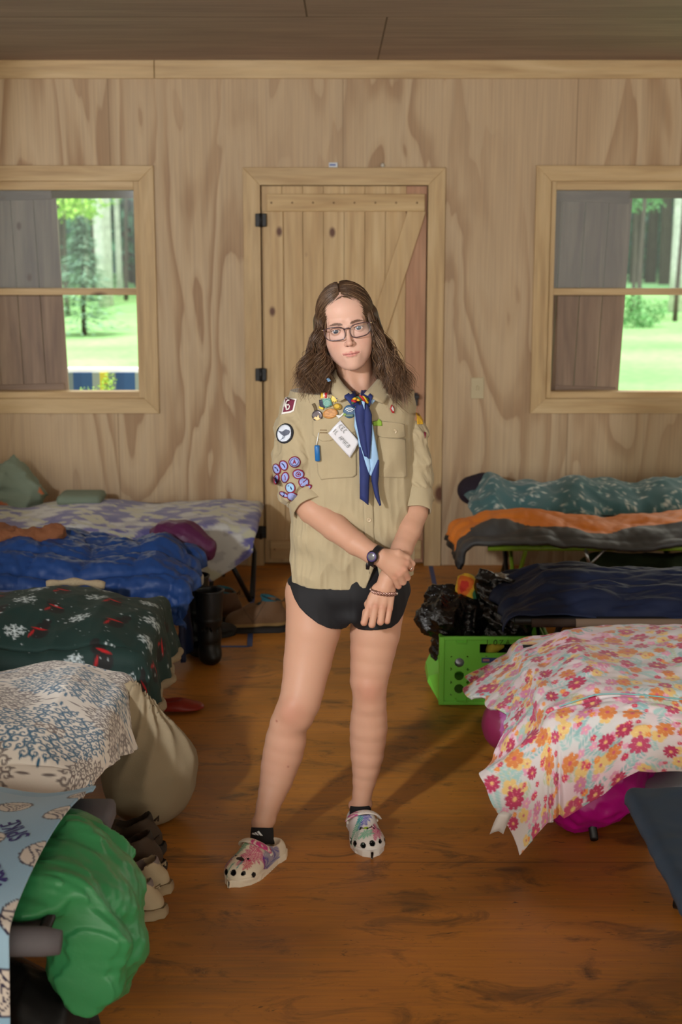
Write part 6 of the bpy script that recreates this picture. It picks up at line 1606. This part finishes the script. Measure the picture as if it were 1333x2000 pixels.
# ---- green milk crate
LG = mat('lime_plastic', (126,222,78), .35, coat=.2)
def crate():
    o = empty('crate', (.60, 5.50, 0), 'lime green plastic milk crate with marker writing, full of black plastic bags', 'crate')
    x0, x1, y0, y1, h = .392, .80, 5.31, 5.70, .275; t = .010
    def holed(ax):
        """wall panel in local (a,z) with round holes, cut as a grid around each hole"""
        w = (x1-x0) if ax == 'x' else (y1-y0); cells_a = [.0, .030] ; cs = []
        nh = 5; pitch = (w-.07)/nh; A_ = [.035+pitch*(i+.5) for i in range(nh)]; Zh = [.065,.118,.171]
        V = []; Fc = []
        def add(vs, fs): b = len(V); V.extend(vs); Fc.extend([tuple(i+b for i in q) for q in fs])
        def rect(a0,a1,z0,z1): add([(a0,z0),(a1,z0),(a1,z1),(a0,z1)], [(0,1,2,3)])
        zb, zt = .0385, .1975
        rect(0,w,0,zb); rect(0,.035,zb,zt); rect(w-.035,w,zb,zt)
        if ax == 'x': rect(0, w*.36, zt, h); rect(w*.78, w, zt, h); rect(w*.36, w*.78, .246, h); rect(w*.36, w*.78, zt, .210)
        else: rect(0,w,zt,h)
        for i, a in enumerate(A_):
            for j, z in enumerate(Zh):
                a0, a1, z0, z1 = a-pitch/2, a+pitch/2, zb+j*.053, zb+(j+1)*.053
                if ax == 'x' and j == 2 and i in (1,): rect(a0,a1,z0,z1); continue
                n = 24; R_ = .0185; vs = [(a+R_*math.cos(2*math.pi*k/n), (z0+z1)/2+R_*math.sin(2*math.pi*k/n)) for k in range(n)]
                out = []
                for k in range(n):
                    c_, s_ = math.cos(2*math.pi*k/n), math.sin(2*math.pi*k/n); m_ = max(abs(c_)/(pitch/2), abs(s_)/(.053/2)); out.append((a+c_/m_, (z0+z1)/2+s_/m_))
                add(vs+out, [(k, (k+1)%n, n+(k+1)%n, n+k) for k in range(n)])
        return V, Fc
    for nm, ax, off in (('front_panel','x',y0), ('back_panel','x',y1-t), ('side_panel','y',x0), ('side_panel','y',x1-t)):
        V, Fc = holed(ax); P = [(x0+a, off, z+.001) if ax == 'x' else (off, y0+a, z+.001) for a, z in V]
        P2 = [(x0+a, off+t*.6, z+.001) if ax == 'x' else (off+t*.6, y0+a, z+.001) for a, z in V]
        b = mkobj(nm, P, Fc, LG, o, smooth=False); s_ = b.modifiers.new('t', 'SOLIDIFY'); s_.thickness = t*.6; s_.offset = 0
    mb = MB()
    for z in (.001, h-.012): 
        mb.box((x0-.010,y0-.010,z),(x1+.010,y0+.002,z+.016)); mb.box((x0-.010,y1-.002,z),(x1+.010,y1+.010,z+.016)); mb.box((x0-.010,y0+.002,z),(x0+.002,y1-.002,z+.016)); mb.box((x1-.002,y0+.002,z),(x1+.010,y1-.002,z+.016))
    mb.build('rim', LG, o, smooth=False, bevel=.003)
    for (xx, yy) in ((x0,y0),(x1,y0),(x0,y1),(x1,y1)): MB().box((xx-.011,yy-.011,.001),(xx+.011,yy+.011,h+.004)).build('corner_post', LG, o, smooth=False, bevel=.004)
    MB().box((x0,y0,.002),(x1,y1,.008)).build('base', LG, o, smooth=False)
    for z_ in (.012, h-.026):
        q = []; MB().tube([(x0+.055,y0-.012,z_+.018),(x0+.058,y0-.014,z_+.003),(x0+.095,y0-.014,z_+.003),(x0+.098,y0-.012,z_+.018)], .0028, 6).build('moulded_tab', LG, o)
    # flared foot on the aisle side
    MB().add([(x0-.002,y0,.002),(x0-.048,y0+.10,.06),(x0-.048,y1-.10,.06),(x0-.002,y1,.002),(x0-.002,y1,.13),(x0-.044,y1-.10,.085),(x0-.044,y0+.10,.085),(x0-.002,y0,.13)], [(0,1,2,3),(4,5,6,7),(0,7,6,1),(1,6,5,2),(2,5,4,3)]).build('side_handle', LG, o, smooth=False)
    # writing on the front
    INK = mat('black_marker', (14,20,14), .6)
    gl_ = {'L': [[(0,1),(0,0),(.8,.1)]], 'O': [[(.4,1),(.05,.6),(.1,.1),(.5,0),(.75,.4),(.6,.9),(.4,1)]], 'Z': [[(0,.9),(.7,1),(.05,0),(.9,.1)]], 'A': [[(0,0),(.4,1),(.8,0)],[(.1,.35),(.7,.35)]]}
    for i, ch in enumerate('LOZA'):
        for st_ in gl_[ch]: MB().tube([(x0+.175+(i+q[0]*.75)*.024, y0-.0115, .2465+q[1]*.020) for q in st_], .0014, 6).build('marker_writing', INK, o)
    st_ = MB().box((x0+.150,y0-.0028,.150),(x0+.235,y0-.0012,.196)).build('sticker', mat('white_sticker', (176,184,196), .4), o, smooth=False)
    MB().box((x0+.155,y0-.0036,.172),(x0+.232,y0-.0026,.192)).build('printed_band', mat('sticker_blue', (62,88,150), .4), st_, smooth=False); MB().box((x0+.160,y0-.0042,.178),(x0+.185,y0-.0034,.187)).build('printed_band', mat('sticker_pink', (200,140,160), .4), st_, smooth=False); MB().box((x0+.190,y0-.0036,.153),(x0+.232,y0-.0026,.170)).build('printed_band', mat('sticker_dark', (40,46,60), .4), st_, smooth=False)
    return o
crate()
GB = mat('black_bin_liner', (12,12,13), .22, bump=(26,.8,.02), spec=.6)
heap('bin_bag', [((.46,5.44,.20),.06), ((.47,5.44,.31),.075), ((.40,5.40,.335),.060), ((.352,5.42,.315),.045)], .006, GB, 'shiny black plastic bag spilling over the aisle side of the crate', 'bin bag', .030, 26, 3, n=5)
heap('bin_bag', [((.44,5.50,.18),.07), ((.44,5.50,.36),.05), ((.38,5.52,.375),.035)], .006, GB, 'black plastic bag crumpled behind the aisle-side one in the crate', 'bin bag', .028, 26, 4, n=5)
heap('bin_bag', [((.66,5.46,.18),.09), ((.65,5.46,.33),.11), ((.63,5.46,.40),.08), ((.575,5.44,.46),.025), ((.56,5.43,.50),.012)], .006, GB, 'big black plastic bag standing tall in the crate beside the comforter', 'bin bag', .030, 22, 5, n=5)
TD = mat('tie_dye_cloth', (200,160,60), .8, attr=True)
def tdc(v):
    d = np.hypot(v[:,0]-.485, v[:,2]-.44)*60+wob(v*40, 2, 1, 5)*.8; k = np.floor(d) % 6; P_ = np.array([G(196,52,40), G(214,110,40), G(216,176,50), G(60,130,90), G(40,90,130), G(200,180,70)]); return P_[k.astype(int)]
heap('shirt', [((.515,5.50,.24),.045), ((.51,5.49,.37),.045), ((.495,5.48,.45),.035)], .005, TD, 'tie-dyed red, yellow and green shirt stuffed between the black bags', 'shirt', .012, 30, 4, tdc)
heap('cloth', [((.585,5.355,.205),.018), ((.60,5.355,.225),.020), ((.625,5.355,.228),.014)], .004, mat('yellow_white_cloth', (210,196,70), .7), 'yellow cloth showing through the crate handle opening', 'cloth', .004, 40, 4)
for x_, z_, col, lb in ((.463,.17,(150,154,164),'round grey lid seen through the top left crate hole'), (.565,.145,(170,172,178),'pale round lid seen through the crate hole under the sticker')):
    tag(MB().lathe([(0,-.02),(.028,-.02),(.030,0),(.024,.004),(0,.004)], (x_,5.335,z_), 20, 'y').build('jar_lid', mat('lid_%d' % col[0], col, .3, .4), loc=(x_,5.335,z_)), lb, 'lid')

# ---- shoes
def shoe_field(L, Wt, Ht, ankle=0, h=.0035):
    """toe towards -y, heel at +y"""
    f = Field((-Wt*.75, -L*.56, -.004), (Wt*.75, L*.56, Ht+.03), h)
    f.ell((0,-L*.28,Ht*.26), (Wt*.48,L*.23,Ht*.30), .02); f.ell((0,-L*.05,Ht*.34), (Wt*.44,L*.24,Ht*.42), .03); f.ell((0,L*.30,Ht*.36), (Wt*.38,L*.20,Ht*.42), .03)
    f.cone((0,L*.20,Ht*.45), (0,L*.26,Ht*.80), Wt*.40, Wt*.36, .02)
    if ankle: (f.cone((0,L*.05,Ht*.50), (0,L*.22,Ht*.70), Wt*.38, Wt*.40, .03), f.cone((0,L*.22,Ht*.5), (0,L*.22,Ht*1.2), Wt*.42, Wt*.46, .02))
    f.cone((0,L*.24,Ht*.60), (0,L*.22,Ht*1.3), Wt*.31, Wt*.38, .006, 's'); f.cone((0,-L*.10,Ht*.95), (0,L*.26,Ht*.72), Wt*.25, Wt*.27, .008, 's')
    X, Y, Z = f.grid(); f.f = np.maximum(f.f, .016-Z)
    if ankle: f.f = np.maximum(f.f, Z-(Ht*.98-.30*(Y-L*.12)))
    return f
def shoe(name, loc, ang, L, Wt, Ht, up, sole, lace, label, cat, group, lining=None, ankle=0, seed=0, extra=None, sole_t=.030):
    o = empty(name, loc, label, cat, group); f = shoe_field(L, Wt, Ht, ankle)
    X, Y, Z = f.grid(); f.f -= (.0016*ridge(np.stack([X*30,Y*30,Z*30],-1), seed, 1, 3)).astype(np.float32)
    v, q = f.mesh(); ca, sa = math.cos(ang), math.sin(ang)
    tf = lambda p: np.stack([np.asarray(p)[...,0]*ca-np.asarray(p)[...,1]*sa+loc[0], np.asarray(p)[...,0]*sa+np.asarray(p)[...,1]*ca+loc[1], np.asarray(p)[...,2]+loc[2]], -1)
    c = np.tile(G(*up), (len(v),1)); ins = (np.hypot(v[:,0], (v[:,1]-L*.20)*.55) < Wt*.30)&(v[:,2] > Ht*.35)
    if lining: c[ins] = G(*lining)
    st = (np.abs(v[:,1]+L*.16-v[:,2]*.6) < .0018)|(np.abs(v[:,1]-L*.10+v[:,2]*.8) < .0018); c[st] = np.array(G(*up))*.45
    if extra: c = extra(v, c)
    mkobj('upper', tf(v), q, mat('shoe_leather', (120,100,80), .75, attr=True, bump=(300,.3,.001)), o, cols=c)
    ys = np.linspace(-.51,.53,26)*L; w = Wt*.53*np.interp(ys/L, (-.50,-.46,-.38,-.22,0,.2,.36,.46,.50), (.05,.5,.84,1.02,.94,.92,.92,.72,.30)); P = []
    ol = [(a, b) for a, b in zip(w, ys)]+[(-a, b) for a, b in zip(w[::-1], ys[::-1])]
    n = len(ol); vs = [(a,b,0.001) for a,b in ol]+[(a*1.02,b*1.01,sole_t*.6) for a,b in ol]+[(a*.97,b*.98,sole_t) for a,b in ol]
    fs = [tuple(range(n)), tuple(range(3*n-1,2*n-1,-1))]+[(k*n+i, k*n+(i+1)%n, (k+1)*n+(i+1)%n, (k+1)*n+i) for k in (0,1) for i in range(n)]
    mkobj('sole', tf(np.array(vs)), fs, mat('sole_%d_%d_%d' % sole, sole, .8), o)
    if lace:
        for i in range(4 if not ankle else 6):
            y = -L*.14+i*L*.062; z = Ht*(.70+.05*i) if not ankle else Ht*(.52+.075*i)
            MB().tube(tf([(-Wt*.22,y,z-.008),(-Wt*.08,y-.004,z+.004),(Wt*.08,y+.004,z+.004),(Wt*.22,y,z-.008)]), .0026, 6).build('lace', mat('lace_%d_%d_%d' % lace, lace, .8), o)
    MB().tube(tf([(0,L*.42,Ht*.80),(0,L*.47,Ht*.92),(0,L*.46,Ht*.80)]), .0035, 6).build('heel_loop', mat('loop_%d_%d_%d' % up, up, .8), o)
    return o
# white pair: heels towards the aisle
a = at(300,1772,z=0); shoe('sneaker', (-.612,3.60,0), math.radians(-104), .27, .098, .098, (176,160,130), (158,140,110), None, 'worn off-white sneaker nearest the camera, beside the green sleeping bag', 'sneaker', 'off-white sneakers', (120,108,104), seed=3)
shoe('sneaker', (-.615,3.735,0), math.radians(-100), .27, .098, .098, (176,160,130), (158,140,110), None, 'worn off-white sneaker behind its pair mate, touching the brown sneakers', 'sneaker', 'off-white sneakers', (120,108,104), seed=4)
# brown pair
shoe('sneaker', (-.655,3.865,0), math.radians(-100), .28, .105, .120, (66,50,36), (50,42,34), None, 'dark brown sneaker right behind the off-white pair', 'sneaker', 'dark brown sneakers', (44,36,26), seed=5)
shoe('sneaker', (-.672,3.985,0), math.radians(-98), .28, .105, .125, (62,48,34), (50,42,34), None, 'dark brown sneaker beside the cream laundry bag', 'sneaker', 'dark brown sneakers', (42,34,24), seed=6)
# red clog peeking from under the fleece
cl = shoe_field(.26, .10, .075); v, q = cl.mesh(); p_ = at(350,1398,z=0); an = math.radians(98)
tf = lambda v: np.stack([v[:,0]*math.cos(an)-v[:,1]*math.sin(an)+p_[0]-.040, v[:,0]*math.sin(an)+v[:,1]*math.cos(an)+p_[1]+.05, v[:,2]-.004], -1)
tag(mkobj('slip_on_shoe', tf(v), q, mat('brick_red_rubber', (140,36,20), .45), loc=tuple(p_)), 'brick red slip-on shoe peeking out from under the dark green fleece', 'shoe')
# hiking boots with teal collars
def teal_top(v, c): c[(v[:,2] > .150)&(v[:,1] > -.02)] = G(20,80,92); c[(v[:,2] < .045)] = G(140,110,66); return c
p_ = at(500,1238,z=0); shoe('hiking_boot', (p_[0], p_[1]+.055, 0), math.radians(-86), .285, .105, .170, (104,76,50), (26,22,18), (20,66,78), 'brown hiking boot with teal collar standing alone on the blue tape', 'boot', 'hiking boots', (30,50,52), 1, 7, teal_top)
p_ = at(428,1215,z=0); shoe('hiking_boot', (p_[0]-.03, p_[1]+.02, 0), math.radians(-100), .285, .105, .170, (90,62,40), (26,22,18), (20,66,78), 'brown hiking boot with teal collar half hidden behind the black boots', 'boot', 'hiking boots', (30,50,52), 1, 8, teal_top)
# dark sneaker
p_ = at(430,1248,z=0); shoe('sneaker', (p_[0]-.05, p_[1]+.03, 0), math.radians(-238), .27, .10, .095, (34,32,30), (24,24,22), (40,40,38), 'dark grey sneaker between the tall black boots and the hiking boots', 'sneaker', None, (26,26,26), seed=9)
# tall black rubber boots
RB = mat('black_rubber', (16,16,17), .45)
def tall_boot(loc, ang, label, h=.33):
    o = empty('rubber_boot', loc, label, 'boot', 'tall black boots'); f = Field((-.075,-.16,-.002), (.075,.16,h+.02), .005)
    f.ell((0,-.075,.035), (.046,.075,.042), .02); f.ell((0,.06,.035), (.040,.06,.04), .03); f.cone((0,.055,.05), (0,.06,h), .046, .062, .03); X, Y, Z = f.grid()
    f.f = np.maximum(f.f, Z-h+.005); f.f = np.maximum(f.f, -Z+.001); f.cone((0,.058,.12), (0,.06,h+.05), .040, .056, .003, 's'); f.f -= (.002*np.sin(Z*70)*(Z > .1)*(Z < .2)).astype(np.float32)
    v, q = f.mesh(); ca, sa = math.cos(ang), math.sin(ang); mkobj('shaft', np.stack([v[:,0]*ca-v[:,1]*sa+loc[0], v[:,0]*sa+v[:,1]*ca+loc[1], v[:,2]], -1), q, RB, o)
    a = np.linspace(0,2*math.pi,24,endpoint=False); c0 = np.array((-.06*sa+loc[0], .06*ca+loc[1], h-.008)); MB().tube([c0+.062*np.array((math.cos(t), math.sin(t), 0)) for t in a], .0045, 6, closed=True).build('top_band', RB, o)
    return o
p_ = at(402,1296,z=0); tall_boot((p_[0]-.01, p_[1]+.06, 0), math.radians(-150), 'tall black rubber boot nearest the aisle corner of the green fleece')
tall_boot((p_[0]-.075, p_[1]+.20, 0), math.radians(-160), 'tall black rubber boot behind its mate at the end of the blue sleeping bag', .36)
# writing on the magenta bag (partly covered)
def flat_text(txt, size, P0, dx, dz, m, name, parent):
    wv = bpy.data.curves.new('txt', 'FONT'); wv.body = txt; wv.size = size; ob = bpy.data.objects.new('t', wv); C.objects.link(ob); dg = bpy.context.evaluated_depsgraph_get(); me = bpy.data.meshes.new_from_object(ob.evaluated_get(dg)); bpy.data.objects.remove(ob)
    q = np.array([v.co[:2] for v in me.vertices]); return mkobj(name, [np.array(P0)+np.array(dx)*a+np.array(dz)*b for a, b in q], [tuple(p.vertices) for p in me.polygons], m, parent, smooth=False)
